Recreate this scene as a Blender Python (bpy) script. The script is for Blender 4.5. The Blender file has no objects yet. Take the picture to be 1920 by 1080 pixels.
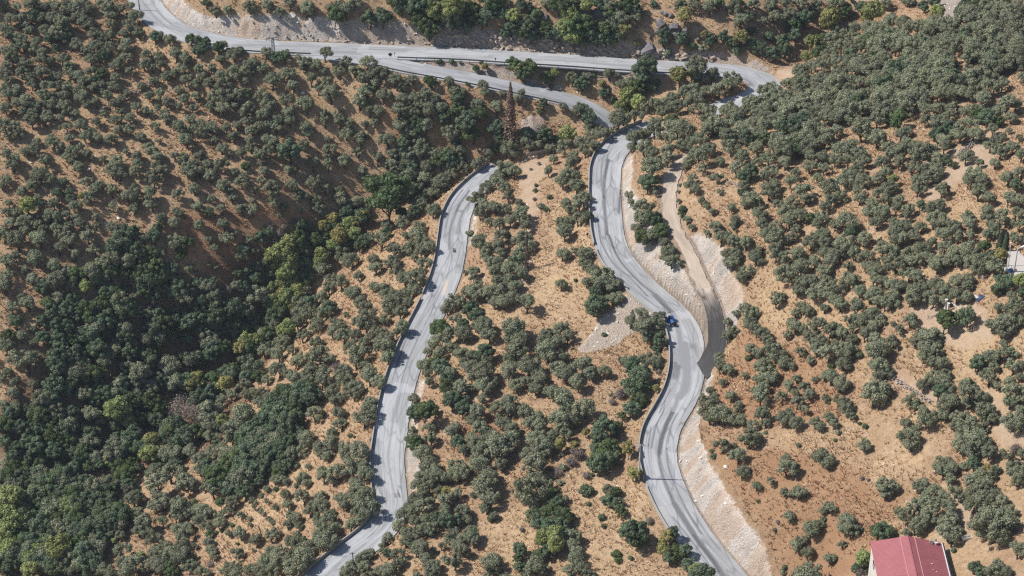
import bpy, math, random, re
import numpy as np
from mathutils import Vector, Matrix
R = math.radians
rng = np.random.default_rng(7)
random.seed(7)
scene = bpy.context.scene
COL = scene.collection

# ---------------------------------------------------------------- camera, sky, sun, exposure
CAM_H, PITCH, FOC = 216.0, R(32.0), 3712.0
cam_d = bpy.data.cameras.new('camera'); cam = bpy.data.objects.new('camera', cam_d); COL.objects.link(cam)
cam.location = (0, 0, CAM_H); cam.rotation_euler = (R(90) - PITCH, 0, 0)
cam_d.sensor_width = 36; cam_d.lens = 36 * FOC / 1920; cam_d.clip_start = 1; cam_d.clip_end = 6000
scene.camera = cam
SUN_EL, SUN_AZ = R(48.5), R(-90)                       # the sun stands to the left (-x)
world = bpy.data.worlds.new('World'); scene.world = world; world.use_nodes = True
wn = world.node_tree
sky = wn.nodes.new('ShaderNodeTexSky'); sky.sky_type = 'NISHITA'; sky.sun_disc = False
sky.sun_elevation = SUN_EL; sky.sun_rotation = SUN_AZ; sky.altitude = 300
wn.nodes['Background'].inputs[1].default_value = 0.095
wn.links.new(sky.outputs[0], wn.nodes['Background'].inputs[0])
sd = bpy.data.lights.new('sun', 'SUN'); sd.energy = 5.0; sd.angle = R(0.5); sd.color = (1.0, 0.955, 0.89)
sun = bpy.data.objects.new('sun', sd); COL.objects.link(sun)
sv = Vector((math.cos(SUN_EL) * -1.0, 0.02, math.sin(SUN_EL)))
sun.rotation_euler = sv.to_track_quat('Z', 'Y').to_euler()
vs = scene.view_settings
vs.view_transform = 'Standard'; vs.look = 'None'; vs.exposure = 0.27; vs.gamma = 1; vs.use_curve_mapping = False
scene.cycles.use_denoising = False; scene.cycles.filter_width = 1.25
scene.cycles.max_bounces = 5; scene.cycles.diffuse_bounces = 3; scene.cycles.transmission_bounces = 3
scene.cycles.transparent_max_bounces = 4; scene.cycles.volume_bounces = 0; scene.cycles.glossy_bounces = 2

# ---------------------------------------------------------------- pixel <-> place (survey of the photograph, 1920 x 1080)
CP, SP = math.cos(PITCH), math.sin(PITCH)
def rays(px, py):
    u = (np.asarray(px, float) - 960) / FOC; v = (540 - np.asarray(py, float)) / FOC
    d = np.stack([u, CP + v * SP, -SP + v * CP], -1)
    return d                                          # not normalised: camera depth = 1
def at_z(px, py, z):
    d = rays(px, py); t = (np.asarray(z, float) - CAM_H) / d[..., 2]
    return np.stack([d[..., 0] * t, d[..., 1] * t, np.broadcast_to(z, t.shape).astype(float)], -1)
def project(P):
    x, y, z = P[..., 0], P[..., 1], P[..., 2] - CAM_H
    depth = y * CP - z * SP; up = y * SP + z * CP
    return 960 + FOC * x / depth, 540 - FOC * up / depth, depth

def tag(o, label=None, cat=None, group=None, kind=None):
    if label: o['label'] = label
    if cat: o['category'] = cat
    if group: o['group'] = group
    if kind: o['kind'] = kind
    return o
def link(o, parent=None):
    COL.objects.link(o)
    if parent: o.parent = parent
    return o
def mesh_np(name, V, F, mats=(), smooth=False, mi=None):
    """V (n,3); F list of arrays of equal-length faces"""
    me = bpy.data.meshes.new(name)
    F = [np.asarray(f) for f in (F if isinstance(F, list) else [F]) if len(f)]
    nl = sum(f.size for f in F); nf = sum(len(f) for f in F)
    me.vertices.add(len(V)); me.vertices.foreach_set('co', np.asarray(V, np.float32).ravel())
    me.loops.add(nl); me.polygons.add(nf)
    me.loops.foreach_set('vertex_index', np.concatenate([f.ravel() for f in F]).astype(np.int32))
    st = []; a = 0
    for f in F:
        st.append(a + np.arange(len(f)) * f.shape[1]); a += f.size
    me.polygons.foreach_set('loop_start', np.concatenate(st).astype(np.int32))
    if mi is not None: me.polygons.foreach_set('material_index', np.asarray(mi, np.int32))
    me.update(calc_edges=True)
    me.polygons.foreach_set('use_smooth', np.full(nf, smooth))
    for m in mats: me.materials.append(m)
    me.validate(clean_customdata=False)
    return me
def obj(name, me, parent=None, **kw):
    o = bpy.data.objects.new(name, me); link(o, parent); tag(o, **kw); return o
def empty(name, loc, rz=0, **kw):
    o = bpy.data.objects.new(name, None); o.location = loc; o.rotation_euler = (0, 0, rz); o.empty_display_size = .3
    link(o); tag(o, **kw); return o
class MB:
    """collects boxes and tubes into one mesh"""
    def __init__(s): s.V = []; s.Q = []; s.T = []; s.n = 0
    def add(s, V, Q=(), T=()):
        s.V.append(np.asarray(V, float))
        if len(Q): s.Q.append(np.asarray(Q) + s.n)
        if len(T): s.T.append(np.asarray(T) + s.n)
        s.n += len(V); return s
    def box(s, c, size, rz=0, ry=0, taper=1.0, rx=0):
        x, y, z = [a / 2 for a in size]
        V = np.array([[-x,-y,-z],[x,-y,-z],[x,y,-z],[-x,y,-z],[-x*taper,-y*taper,z],[x*taper,-y*taper,z],[x*taper,y*taper,z],[-x*taper,y*taper,z]])
        M = np.array(Matrix.Rotation(rz,3,'Z') @ Matrix.Rotation(ry,3,'Y') @ Matrix.Rotation(rx,3,'X'))
        return s.add(V @ M.T + np.array(c), [[0,3,2,1],[4,5,6,7],[0,1,5,4],[1,2,6,5],[2,3,7,6],[3,0,4,7]])
    def tube(s, pts, rad, n=6):
        pts = np.asarray(pts, float); rad = np.broadcast_to(rad, len(pts)); V = []
        for i, p in enumerate(pts):
            d = pts[min(i+1, len(pts)-1)] - pts[max(i-1, 0)]; d = d / (np.linalg.norm(d) + 1e-9)
            a = np.cross(d, [0.31, 0.93, 0.17]); a /= np.linalg.norm(a); b = np.cross(d, a)
            th = np.arange(n) * 2 * math.pi / n
            V.append(p + rad[i] * (np.cos(th)[:, None] * a + np.sin(th)[:, None] * b))
        V = np.concatenate(V); Q = []
        for i in range(len(pts) - 1):
            for k in range(n): Q.append([i*n+k, i*n+(k+1)%n, (i+1)*n+(k+1)%n, (i+1)*n+k])
        m = len(V); V = np.concatenate([V, pts[:1], pts[-1:]]); T = []
        for k in range(n): T += [[(k+1)%n, k, m], [(len(pts)-1)*n+k, (len(pts)-1)*n+(k+1)%n, m+1]]
        return s.add(V, Q, T)
    def mesh(s, name, mats=(), smooth=False):
        return mesh_np(name, np.concatenate(s.V), [np.concatenate(a) for a in (s.Q, s.T) if len(a)], mats, smooth)
    def build(s, name, mat, parent=None, smooth=False, **kw):
        return obj(name, s.mesh(name, [mat], smooth), parent, **kw)

# ---------------------------------------------------------------- node helpers
class NT:
    def __init__(s, name):
        s.m = bpy.data.materials.new(name); s.m.use_nodes = True; s.t = s.m.node_tree
        s.b = s.t.nodes['Principled BSDF']; s.out = s.t.nodes['Material Output']
    def n(s, typ, ins=None, **kw):
        nd = s.t.nodes.new('ShaderNode' + typ)
        for k, v in kw.items(): setattr(nd, k, v)
        for k, v in (ins or {}).items():
            if isinstance(v, bpy.types.NodeSocket): s.t.links.new(v, nd.inputs[k])
            else: nd.inputs[k].default_value = v
        return nd
    def noise(s, scale, detail=4, rough=.6, vec=None, dist=0):
        i = {'Scale': scale, 'Detail': detail, 'Roughness': rough, 'Distortion': dist}
        if vec is not None: i['Vector'] = vec
        return s.n('TexNoise', i).outputs[0]
    def ramp(s, fac, stops, interp='LINEAR'):
        r = s.n('ValToRGB', {'Fac': fac}); e = r.color_ramp; e.interpolation = interp
        while len(e.elements) < len(stops): e.elements.new(.5)
        for el, (p, c) in zip(e.elements, stops):
            el.position = p; el.color = (c, c, c, 1) if isinstance(c, (int, float)) else tuple(c) + (1,)
        return r.outputs[0]
    def mix(s, f, a, b, mode='MIX'):
        nd = s.n('Mix', data_type='RGBA', blend_type=mode)
        for k, v in ((0, f), (6, a), (7, b)):
            if isinstance(v, bpy.types.NodeSocket): s.t.links.new(v, nd.inputs[k])
            else: nd.inputs[k].default_value = v if k == 0 or len(v) == 4 else tuple(v) + (1,)
        return nd.outputs[2]
    def math(s, op, a, b=0.0, clamp=False):
        nd = s.n('Math', operation=op, use_clamp=clamp)
        for k, v in ((0, a), (1, b)):
            if isinstance(v, bpy.types.NodeSocket): s.t.links.new(v, nd.inputs[k])
            else: nd.inputs[k].default_value = v
        return nd.outputs[0]
    def attr(s, name): return s.n('Attribute', attribute_name=name).outputs['Fac']
    def done(s, col=None, rough=.9, bump=None, dist=.1, strength=1.0, spec=.2):
        b = s.b; b.inputs['Roughness'].default_value = rough; b.inputs['Specular IOR Level'].default_value = spec
        if col is not None:
            if isinstance(col, bpy.types.NodeSocket): s.t.links.new(col, b.inputs['Base Color'])
            else: b.inputs['Base Color'].default_value = tuple(col) + (1,)
        if bump is not None:
            bp = s.n('Bump', {'Height': bump, 'Distance': dist, 'Strength': strength}); s.t.links.new(bp.outputs[0], b.inputs['Normal'])
        return s.m
def plain(name, col, rough=.8, var=.25, scale=6, metal=0.0, spec=.3):
    t = NT(name); n = t.noise(scale, 5)
    c = t.mix(n, tuple(x * (1 - var) for x in col), tuple(min(1, x * (1 + var)) for x in col))
    m = t.done(c, rough, bump=n, dist=.01, spec=spec); t.b.inputs['Metallic'].default_value = metal
    return m

# ---------------------------------------------------------------- survey: road centre lines (photo x, photo y) and heights
def catmull(P, step):
    P = np.asarray(P, float); P = np.vstack([2*P[0]-P[1], P, 2*P[-1]-P[-2]]); out = []
    for i in range(1, len(P) - 2):
        a, b, c, d = P[i-1:i+3]; n = max(2, int(np.linalg.norm(c - b) / step)); t = (np.arange(n) / n)[:, None]
        out.append(.5 * (2*b + (c-a)*t + (2*a-5*b+4*c-d)*t*t + (3*b-a-3*c+d)*t**3))
    return np.vstack(out + [P[-2:-1]])
def resample(P, step):
    s = np.r_[0, np.cumsum(np.linalg.norm(np.diff(P[:, :2], axis=0), axis=1))]
    n = int(s[-1] / step); q = np.linspace(0, s[-1], n)
    return np.stack([np.interp(q, s, P[:, k]) for k in range(3)], -1)
def smooth1(a, k):
    w = np.hanning(2*k+3)[1:-1]; w /= w.sum()
    return np.convolve(np.pad(a, k, mode='edge'), w, mode='valid')
ROADS = {
 'upper': dict(hw=3.5, pts=[(256,-60),(262,-30),(271,0),(287,25),(314,47),(350,64),(400,76),(450,84),(500,88),(600,92),(700,96),(768,99),(868,102.5),(968,109),(1068,115),(1152,121),(1252,127),(1330,130),(1390,137),(1427,150),(1434,166),(1412,184),(1370,197),(1335,212)],
   z=[(-60,31),(0,29.3),(96,24.6)], zz=[31,30,29.3,28.6,28,27.4,26.8,26.4,26,25.4,24.8,24.5,24,23.6,23.2,22.9,22.5,22.2,21.8,21.4,21,20.5,19.8,19]),
 'link': dict(hw=3.1, pts=[(560,97),(600,99.5),(650,104.5),(700,112),(735,119),(768,127),(868,145),(968,166),(1068,189),(1110,208),(1136,226),(1148,243)], zz=[25.6,25.37,25.05,24.75,24.5,24.1,22.7,20.6,18.2,16.8,15.4,14.0]),
 'right': dict(hw=3.15, pts=[(1232,236),(1190,254),(1156,276),(1138,308),(1135,345),(1136,390),(1141,440),(1155,480),(1182,515),(1218,550),(1257,583),(1281,617),(1289,655),(1289,695),(1279,735),(1261,770),(1243,802),(1235,835),(1236,865),(1245,900),(1265,945),(1293,992),(1326,1037),(1360,1078),(1420,1150)],
   zz=[19.6,19.2,18.8,18.3,17.9,17.4,16.8,16.3,15.8,15.2,14.6,14.1,13.6,13.1,12.6,12.1,11.7,11.3,10.9,10.5,10,9.5,9,8.5,7.5]),
 'left': dict(hw=3.0, pts=[(940,313),(922,326),(898,345),(872,372),(856,405),(850,440),(845,480),(835,520),(815,570),(790,620),(764,680),(749,725),(739,770),(732,820),(727,860),(729,905),(733,945),(722,982),(692,1012),(655,1040),(612,1076),(560,1120)],
   zz=[9.6,9.2,8.6,7.8,7.0,6.2,5.4,4.6,3.5,2.5,1.3,.5,-.4,-1.3,-2,-2.8,-3.5,-4.2,-4.8,-5.3,-6,-6.8]),
 'track': dict(hw=1.55, pts=[(1300,290),(1276,308),(1260,335),(1254,370),(1257,402),(1269,432),(1290,470),(1307,510),(1326,550),(1338,580),(1343,610),(1342,640),(1334,664),(1321,683),(1306,692)],
   zz=[24.6,24.2,23.8,23.3,22.8,22.2,21.2,19.9,18.4,17.2,16.2,15.2,14.4,13.6,12.98]),
}
for k, r in ROADS.items():
    p = np.array(r['pts'], float); P = at_z(p[:, 0], p[:, 1], np.array(r['zz']))
    C = resample(catmull(P, .5), .5)
    for j in range(3): C[:, j] = smooth1(C[:, j], 4 if k != 'track' else 3)
    T = np.gradient(C[:, :2], axis=0); T /= np.linalg.norm(T, axis=1)[:, None]
    r['C'] = C; r['N'] = np.stack([-T[:, 1], T[:, 0]], -1); r['T'] = T     # N points to the left of travel
    r['s'] = np.r_[0, np.cumsum(np.linalg.norm(np.diff(C, axis=0), axis=1))]

# ---------------------------------------------------------------- ground height: survey points (photo x, photo y, height)
GP = """-200,-100,43 0,0,32.5 150,0,31.5 0,100,26.5 150,100,25 0,200,20 200,200,18.6 350,110,23 430,150,21 100,300,12.8 0,330,11.5 300,300,12 420,220,16 560,200,15.8 500,300,10.2 0,450,4 150,430,4.5 300,390,6.3 420,370,6.5 520,380,5.5
620,320,7.5 700,330,3.5 600,240,13 700,180,16 640,140,19.5 760,220,11 820,290,5 870,275,6 900,230,10.5 850,180,17.5 950,215,14.5 930,275,7.5 1010,235,12 1090,255,12 1050,225,13.5 760,160,20 990,262,9.5
0,600,-6 120,560,-5 220,520,-4 300,470,.3 360,500,-3.5 400,560,-9.5 430,470,-1.5 500,450,-.5 500,520,-9.5 470,600,-16.5 440,670,-22 400,720,-24 350,620,-16 250,620,-12 600,470,-7.5 560,560,-15 530,620,-18 650,430,-4 730,400,-3 780,350,0 840,330,4.5 570,400,2
0,760,-16 120,700,-14 250,720,-19 330,780,-24 200,850,-26 100,900,-28 0,950,-31 -100,1000,-33 -100,800,-22 200,950,-29 150,1050,-30 50,1100,-33 280,900,-27 400,830,-21 480,760,-18 560,680,-12 620,620,-8 640,540,-6 700,480,-1.5 760,430,2 800,400,4
350,1000,-25 450,950,-19 550,900,-13 620,820,-8.5 670,740,-5 720,640,-1 780,560,2 420,1080,-23 500,1060,-16 560,1060,-10 640,940,-6 670,860,-3.8
940,400,10 1000,380,12.4 1060,330,15 1000,320,12.5 960,460,9.5 1050,440,13.2 1090,420,15.5 900,520,7 1000,540,10.2 1090,540,13.2 860,620,4.5 960,640,7.2 1060,640,9.4 1180,640,12 1120,590,12.3 820,720,2.7 900,740,4.7 1000,760,6.7 1100,760,8.2 1200,740,10.8 800,820,.7 880,860,2.2 980,880,4.2 1080,880,6.7 1170,840,9.2 800,920,-.8 900,960,1.2 1000,1000,3.2 1100,1000,5.7 1200,980,8.6 760,1040,-3 900,1090,-.8 1050,1100,2.7 1200,1100,6 700,1090,-4.5 1290,1100,7.4
905,400,9.2 898,470,8.8 872,545,6.8 808,720,2.6 800,790,1.4 793,850,.6 790,905,-.2
1215,290,22.5 1196,330,22.3 1195,400,21.8 1225,450,21.6 1255,490,20.8 1285,530,19.2 1305,570,17.7 1322,620,15.6
1300,350,25.8 1300,420,25 1340,470,24.6 1385,540,23 1380,600,20.5 1365,650,17.5 1340,700,15.2
1320,760,14.6 1318,800,14.8 1330,850,15.6 1350,900,16.2 1378,950,16.5 1420,1000,16.3 1452,1055,15.8 1480,1110,15
1400,700,18 1500,600,25 1450,480,28 1400,350,29.5 1300,270,25 1240,255,21.5 1400,250,27.5 1500,180,27.5 1470,220,27.5 1560,120,29 1500,300,31 1600,300,34 1600,200,33 1700,200,37.5 1700,90,36 1800,40,41.5 1920,-10,46 1900,100,44 1900,250,44 1750,350,40 1650,450,36 1600,550,31 1550,700,24.5 1480,800,20.5 1500,950,19.5 1560,1080,19 1650,850,25 1700,720,30 1700,600,35 1800,500,40 1920,420,45 1920,600,42 1850,700,36.5 1920,850,35 1800,900,30 1700,1000,24.5 1850,1050,30 1950,1000,34 1750,1120,25 2050,600,48 2050,300,52 2050,1000,40
350,15,32 400,38,30.6 500,38,30 600,45,29.4 700,52,29.2 800,52,29.3 900,62,28.4 1000,74,27.4 1100,86,26.6 1200,97,25.6 1300,109,24.4 1400,120,22.8
500,0,33 650,0,33 800,-5,33.5 950,0,32.5 1100,10,31.5 1250,30,30 1350,40,29 1400,80,26 1470,90,22.5 1480,122,20.5 1550,60,22 1450,10,30 1600,40,24 1680,20,27 1600,0,27 1750,0,29 1300,-30,34 1800,-30,33 1500,-60,34 500,-60,38 250,-60,33.5 1000,-60,38
900,120,24.3 1000,127,23.4 1100,135,22.2 1000,147,21.8 1100,165,20.5 1200,150,21.5 1180,200,17 1250,175,19.8 1230,215,17.5 1320,165,21 1350,180,20.3 1350,150,21.4 800,110,24.6"""
gp = np.array([[float(a) for a in t.split(',')] for t in GP.split()])
ctrl = at_z(gp[:, 0], gp[:, 1], gp[:, 2])
far = [(-600,-200,-60),(0,-200,-30),(600,-200,40),(-700,300,20),(700,300,110),(-600,900,150),(0,900,150),(600,900,170),(0,1500,260),(-900,1500,240),(900,1500,280),(-200,150,-45),(0,120,-20),(200,130,25),(-300,420,45),(300,420,75),(-60,520,62),(60,520,56),(-150,520,66),(160,520,52),(250,520,80),
       (-160,240,-36),(-170,330,-6),(-160,400,34),(170,240,42),(180,330,60),(175,400,62)]
ctrl = np.vstack([ctrl, np.array(far, float)])
def rbf_fit(P, z, lam):
    n = len(P); D = np.linalg.norm(P[:, None] - P[None], axis=2); A = np.zeros((n+3, n+3))
    A[:n, :n] = D + lam * -np.eye(n); A[:n, n] = 1; A[:n, n+1:] = P; A[n, :n] = 1; A[n+1:, :n] = P.T
    return np.linalg.solve(A, np.r_[z, 0, 0, 0])
rp = ctrl[:, :2] / 100
for k, st in (('upper', 40), ('link', 40), ('right', 40), ('left', 40), ('track', 40)):
    C = ROADS[k]['C'][::st]; ctrl = np.vstack([ctrl, C])
rp = ctrl[:, :2] / 100
W = rbf_fit(rp, ctrl[:, 2], .02)
def rbf(x, y):
    q = np.stack([np.ravel(x), np.ravel(y)], -1) / 100; out = np.empty(len(q))
    for i in range(0, len(q), 40000):
        Q = q[i:i+40000]; D = np.sqrt((Q[:, 0:1] - rp[:, 0])**2 + (Q[:, 1:2] - rp[:, 1])**2)
        out[i:i+40000] = D @ W[:len(rp)] + W[len(rp)] + Q @ W[len(rp)+1:]
    return out.reshape(np.shape(x))
def axis(lo, hi, step, LO, HI):
    a = list(np.arange(lo, hi + step, step)); s = step
    while a[-1] < HI: s *= 1.25; a.append(a[-1] + s)
    s = step; b = []
    x = lo
    while x > LO: s *= 1.25; x -= s; b.append(x)
    return np.array(b[::-1] + a), len(b)
GS = .42
GX, ox_ = axis(-136, 146, GS, -900, 900); GY, oy_ = axis(232, 470, GS, -250, 1600)
# coarse evaluation then bilinear + blur for the smooth base
cx = np.unique(np.r_[GX[:ox_], np.arange(-136, 147, 2.1), GX[GX > 146]]); cy = np.unique(np.r_[GY[:oy_], np.arange(232, 471, 2.1), GY[GY > 470]])
XX, YY = np.meshgrid(cx, cy); ZC = rbf(XX, YY)
for _ in range(2):
    Zp = np.pad(ZC, 1, mode='edge'); ZC = (Zp[1:-1,1:-1]*4 + (Zp[:-2,1:-1]+Zp[2:,1:-1]+Zp[1:-1,:-2]+Zp[1:-1,2:])*2 + Zp[:-2,:-2]+Zp[:-2,2:]+Zp[2:,:-2]+Zp[2:,2:]) / 16
def bil(gx, gy, Z, x, y):
    i = np.clip(np.searchsorted(gx, x) - 1, 0, len(gx)-2); j = np.clip(np.searchsorted(gy, y) - 1, 0, len(gy)-2)
    fx = np.clip((x - gx[i]) / (gx[i+1]-gx[i]), 0, 1); fy = np.clip((y - gy[j]) / (gy[j+1]-gy[j]), 0, 1)
    return Z[j,i]*(1-fx)*(1-fy) + Z[j,i+1]*fx*(1-fy) + Z[j+1,i]*(1-fx)*fy + Z[j+1,i+1]*fx*fy
X, Y = np.meshgrid(GX, GY); Z = bil(cx, cy, ZC, X, Y)
def vnoise(x, y, scale, seed):
    r = np.random.default_rng(seed); T = r.random((256, 256)); x = x / scale; y = y / scale
    i = np.floor(x).astype(int); j = np.floor(y).astype(int); fx = x - i; fy = y - j; fx = fx*fx*(3-2*fx); fy = fy*fy*(3-2*fy)
    g = lambda a, b: T[a % 256, b % 256]
    return (g(i,j)*(1-fx)+g(i+1,j)*fx)*(1-fy) + (g(i,j+1)*(1-fx)+g(i+1,j+1)*fx)*fy - .5
bump = 1.5*vnoise(X, Y, 14, 1) + .9*vnoise(X, Y, 6.1, 2) + .4*vnoise(X, Y, 2.7, 3) + .22*vnoise(X, Y, 1.2, 4)
fine = (X > -137) & (X < 147) & (Y > 231) & (Y < 471)
# road distance field
near = {}
def road_field(r, reach):
    C, N = r['C'], r['N']; D = np.full(X.shape, 1e9); U = np.zeros(X.shape); ZR = np.zeros(X.shape); S = np.zeros(X.shape)
    for k in range(0, len(C)):
        x, y = C[k, :2]
        i0, i1 = np.searchsorted(GX, [x-reach, x+reach]); j0, j1 = np.searchsorted(GY, [y-reach, y+reach])
        if i1 <= i0 or j1 <= j0: continue
        sx = X[j0:j1, i0:i1] - x; sy = Y[j0:j1, i0:i1] - y; d = sx*sx + sy*sy; m = d < D[j0:j1, i0:i1]
        D[j0:j1, i0:i1][m] = d[m]; U[j0:j1, i0:i1][m] = (sx*N[k,0] + sy*N[k,1])[m]; ZR[j0:j1, i0:i1][m] = C[k, 2]; S[j0:j1, i0:i1][m] = r['s'][k]
    return np.sqrt(D), U, ZR, S
Zb = Z + bump * .55
tz = (Zb + 1.2*vnoise(X, Y, 9, 5)) / 1.9; tf = tz - np.floor(tz); Zb = Zb + .34 * (np.clip(tf*1.0, 0, 1)**.45 - tf) * np.clip(vnoise(X, Y, 17, 6) + .75, 0, 1)
ROCK = np.zeros(X.shape); RD = np.full(X.shape, 1e9); ROADD = {}
Zt = Zb.copy()
rockn = 1.3*vnoise(X, Y, 3.1, 11) + .9*vnoise(X, Y, 1.5, 12) + .5*vnoise(X, Y, .8, 13)
for k in ('upper', 'link', 'right', 'left', 'track'):
    r = ROADS[k]; D, U, ZR, S = road_field(r, 26); ROADD[k] = (D, U, ZR, S); hw = r['hw']
    w = hw + (.9 if k != 'track' else .35)
    e = np.maximum(D - w, 0); m = D < 25
    slope = {'upper': 1.5, 'link': 1.0, 'right': 1.25, 'left': 1.3, 'track': 1.15}[k]
    hi = ZR + slope * e + np.clip(e, 0, 1.5) * rockn * .45; lo = ZR - .95 * e - .05
    cut = m & (Zt > hi); ROCK[cut] = np.maximum(ROCK[cut], np.clip(e[cut] / .5, 0, 1) * np.clip((Zt - hi)[cut] / .5 + .3, 0, 1))
    Zn = np.clip(Zt, np.minimum(lo, hi), hi); fw = np.clip((22 - D) / 12, 0, 1); Zt = np.where(m, Zn * fw + Zt * (1 - fw), Zt)
    RD = np.minimum(RD, D - hw)
for k in ('upper', 'link', 'right', 'left', 'track'):
    D, U, ZR, S = ROADD[k]; w = ROADS[k]['hw'] + .25
    Zt = np.where(D < w + .35, np.minimum(Zt, ZR - .16), Zt)
Z = Zt
def H(x, y): return bil(GX, GY, Z, np.asarray(x, float), np.asarray(y, float))
def cast(px, py, lift=0.0, t0=215., t1=760.):
    """where the sight line through a photo point meets the ground raised by lift"""
    d = rays(px, py); d = np.atleast_2d(d); n = len(d); lift = np.broadcast_to(lift, n)
    t = np.full(n, t0); hit = np.zeros(n, bool); prev = t.copy()
    for q in np.arange(t0, t1, 1.0):
        a = ~hit
        if not a.any(): break
        P = d[a] * q; below = P[:, 2] + CAM_H <= H(P[:, 0], P[:, 1]) + lift[a]
        ids = np.where(a)[0]; t[ids[below]] = q; hit[ids[below]] = True
    t[~hit] = t1; lo, hi = t - 1, t.copy()
    for _ in range(9):
        m = (lo + hi) / 2; P = d * m[:, None]; b = P[:, 2] + CAM_H <= H(P[:, 0], P[:, 1]) + lift
        hi = np.where(b, m, hi); lo = np.where(b, lo, m)
    P = d * hi[:, None]; P[:, 2] += CAM_H
    return P, hi
def inpoly(px, py, poly):
    ins = np.zeros(px.shape, bool); n = len(poly); j = n - 1
    for i in range(n):
        xi, yi = poly[i]; xj, yj = poly[j]
        c = ((yi > py) != (yj > py)) & (px < (xj - xi) * (py - yi) / ((yj - yi) if yj != yi else 1e-9) + xi); ins ^= c; j = i
    return ins
PXg, PYg, _ = project(np.stack([X, Y, Z], -1))
PXw = PXg + 14*vnoise(X, Y, 3.3, 21) + 6*vnoise(X, Y, 1.1, 22); PYw = PYg + 10*vnoise(X, Y, 3.1, 23) + 5*vnoise(X, Y, 1.0, 24)
def soft(M, n=2):
    M = M.astype(float)
    for _ in range(n):
        Mp = np.pad(M, 1, mode='edge'); M = (Mp[1:-1,1:-1]*2 + Mp[:-2,1:-1] + Mp[2:,1:-1] + Mp[1:-1,:-2] + Mp[1:-1,2:]) / 6
    return M
P_SCREE = [[(1082,655),(1098,632),(1140,590),(1185,553),(1222,578),(1250,600),(1225,612),(1190,622),(1165,640),(1130,655),(1095,668)]]
P_CUT = [[(1166,285),(1183,285),(1178,345),(1195,415),(1240,470),(1262,505),(1300,520),(1330,590),(1330,662),(1316,655),(1300,612),(1262,566),(1205,515),(1172,450),(1162,390)],
         [(1278,440),(1310,448),(1345,475),(1372,520),(1390,555),(1382,600),(1368,650),(1350,600),(1340,570),(1318,510),(1295,470)],
         [(1310,700),(1335,702),(1322,760),(1312,800),(1312,850),(1334,890),(1352,935),(1392,990),(1425,1040),(1446,1085),(1400,1085),(1350,1020),(1300,950),(1275,895),(1266,850),(1270,810),(1292,765)],
         [(296,-10),(332,-10),(352,22),(388,42),(440,36),(490,32),(560,42),(620,46),(700,48),(770,52),(860,62),(900,66),(960,72),(1060,80),(1140,88),(1240,100),(1330,110),(1420,118),(1460,140),(1400,130),(1300,122),(1150,112),(960,99),(760,87),(560,76),(440,72),(370,58),(320,40)],
         [(775,112),(860,120),(900,128),(940,125),(975,150),(1050,162),(1110,190),(1150,215),(1120,212),(1060,180),(960,158),(860,140),(790,125)],
         [(876,365),(890,400),(886,450),(872,480),(865,520),(856,540),(868,480),(872,420)],[(770,740),(786,700),(792,740),(775,800),(788,850),(790,900),(775,930),(758,930),(752,880),(760,820)],
         [(970,225),(1010,215),(1020,245),(985,258)],[(1750,10),(1780,-10),(1805,-10),(1800,20),(1780,40),(1765,30)],[(655,1000),(690,970),(700,985),(660,1010),(640,1020)]]
P_DIRT = [[(975,300),(1010,292),(1030,300),(1012,330),(1000,420),(985,560),(965,560),(985,420),(975,340)],[(1700,570),(1800,560),(1850,580),(1860,640),(1800,650),(1740,640)],
          [(1850,730),(1875,740),(1885,790),(1925,800),(1925,850),(1880,830),(1855,790)],[(1655,700),(1680,690),(1760,740),(1770,765),(1740,760),(1690,720)],[(1460,128),(1500,125),(1480,145),(1462,160),(1445,150)],
          [(1770,930),(1840,920),(1900,960),(1920,1080),(1780,1080),(1760,1030)],[(1640,-10),(1660,-10),(1660,14),(1590,10),(1540,4),(1540,-6)],[(0,845),(60,860),(170,885),(168,896),(60,875),(0,856)],[(1720,300),(1860,250),(1890,230),(1860,300),(1740,380)],
          [(1855,490),(1925,480),(1925,530),(1870,520)]]
P_RED = [[(300,400),(560,380),(620,420),(540,500),(420,520),(330,470)],[(1300,820),(1560,860),(1700,930),(1640,1000),(1640,1090),(1470,1090),(1440,1010),(1380,920),(1310,830)],[(750,170),(900,190),(940,240),(1000,230),(1100,240),(1000,260),(880,280),(700,260)],
         [(1400,600),(1560,690),(1600,780),(1400,800),(1330,740)],[(880,780),(930,760),(960,800),(900,860),(840,840)],[(0,0),(1,0),(1,1)]]
P_STRAW = [[(1620,880),(1690,810),(1760,830),(1700,900),(1640,920)],[(1040,400),(1110,400),(1160,500),(1120,620),(1060,640),(1000,560)],[(930,960),(1080,900),(1200,920),(1220,1080),(930,1080)],[(650,10),(740,10),(740,30),(660,30)],[(250,60),(420,100),(360,120),(260,110)],[(1690,610),(1850,600),(1860,680),(1700,680)]]
P_LITTER = [[(100,640),(420,480),(530,450),(560,560),(520,640),(400,860),(180,900),(0,860),(0,760)],[(0,900),(180,900),(220,980),(160,1080),(0,1080)]]   # leaf litter under the gully wood
def mask(polys, n=2):
    m = np.zeros(X.shape, bool); vis = fine
    for p in polys: m |= inpoly(PXw, PYw, p) & vis
    return soft(m, n)
M_SCREE = mask(P_SCREE, 2); M_CUT = mask(P_CUT, 2); M_DIRT = mask(P_DIRT, 8); M_RED = mask(P_RED, 14); M_STRAW = mask(P_STRAW, 10); M_LIT = mask(P_LITTER, 10)
ROCK = np.clip(np.maximum(soft(ROCK, 1) * soft(M_CUT, 25) * 1.5, M_CUT), 0, 1)
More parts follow.
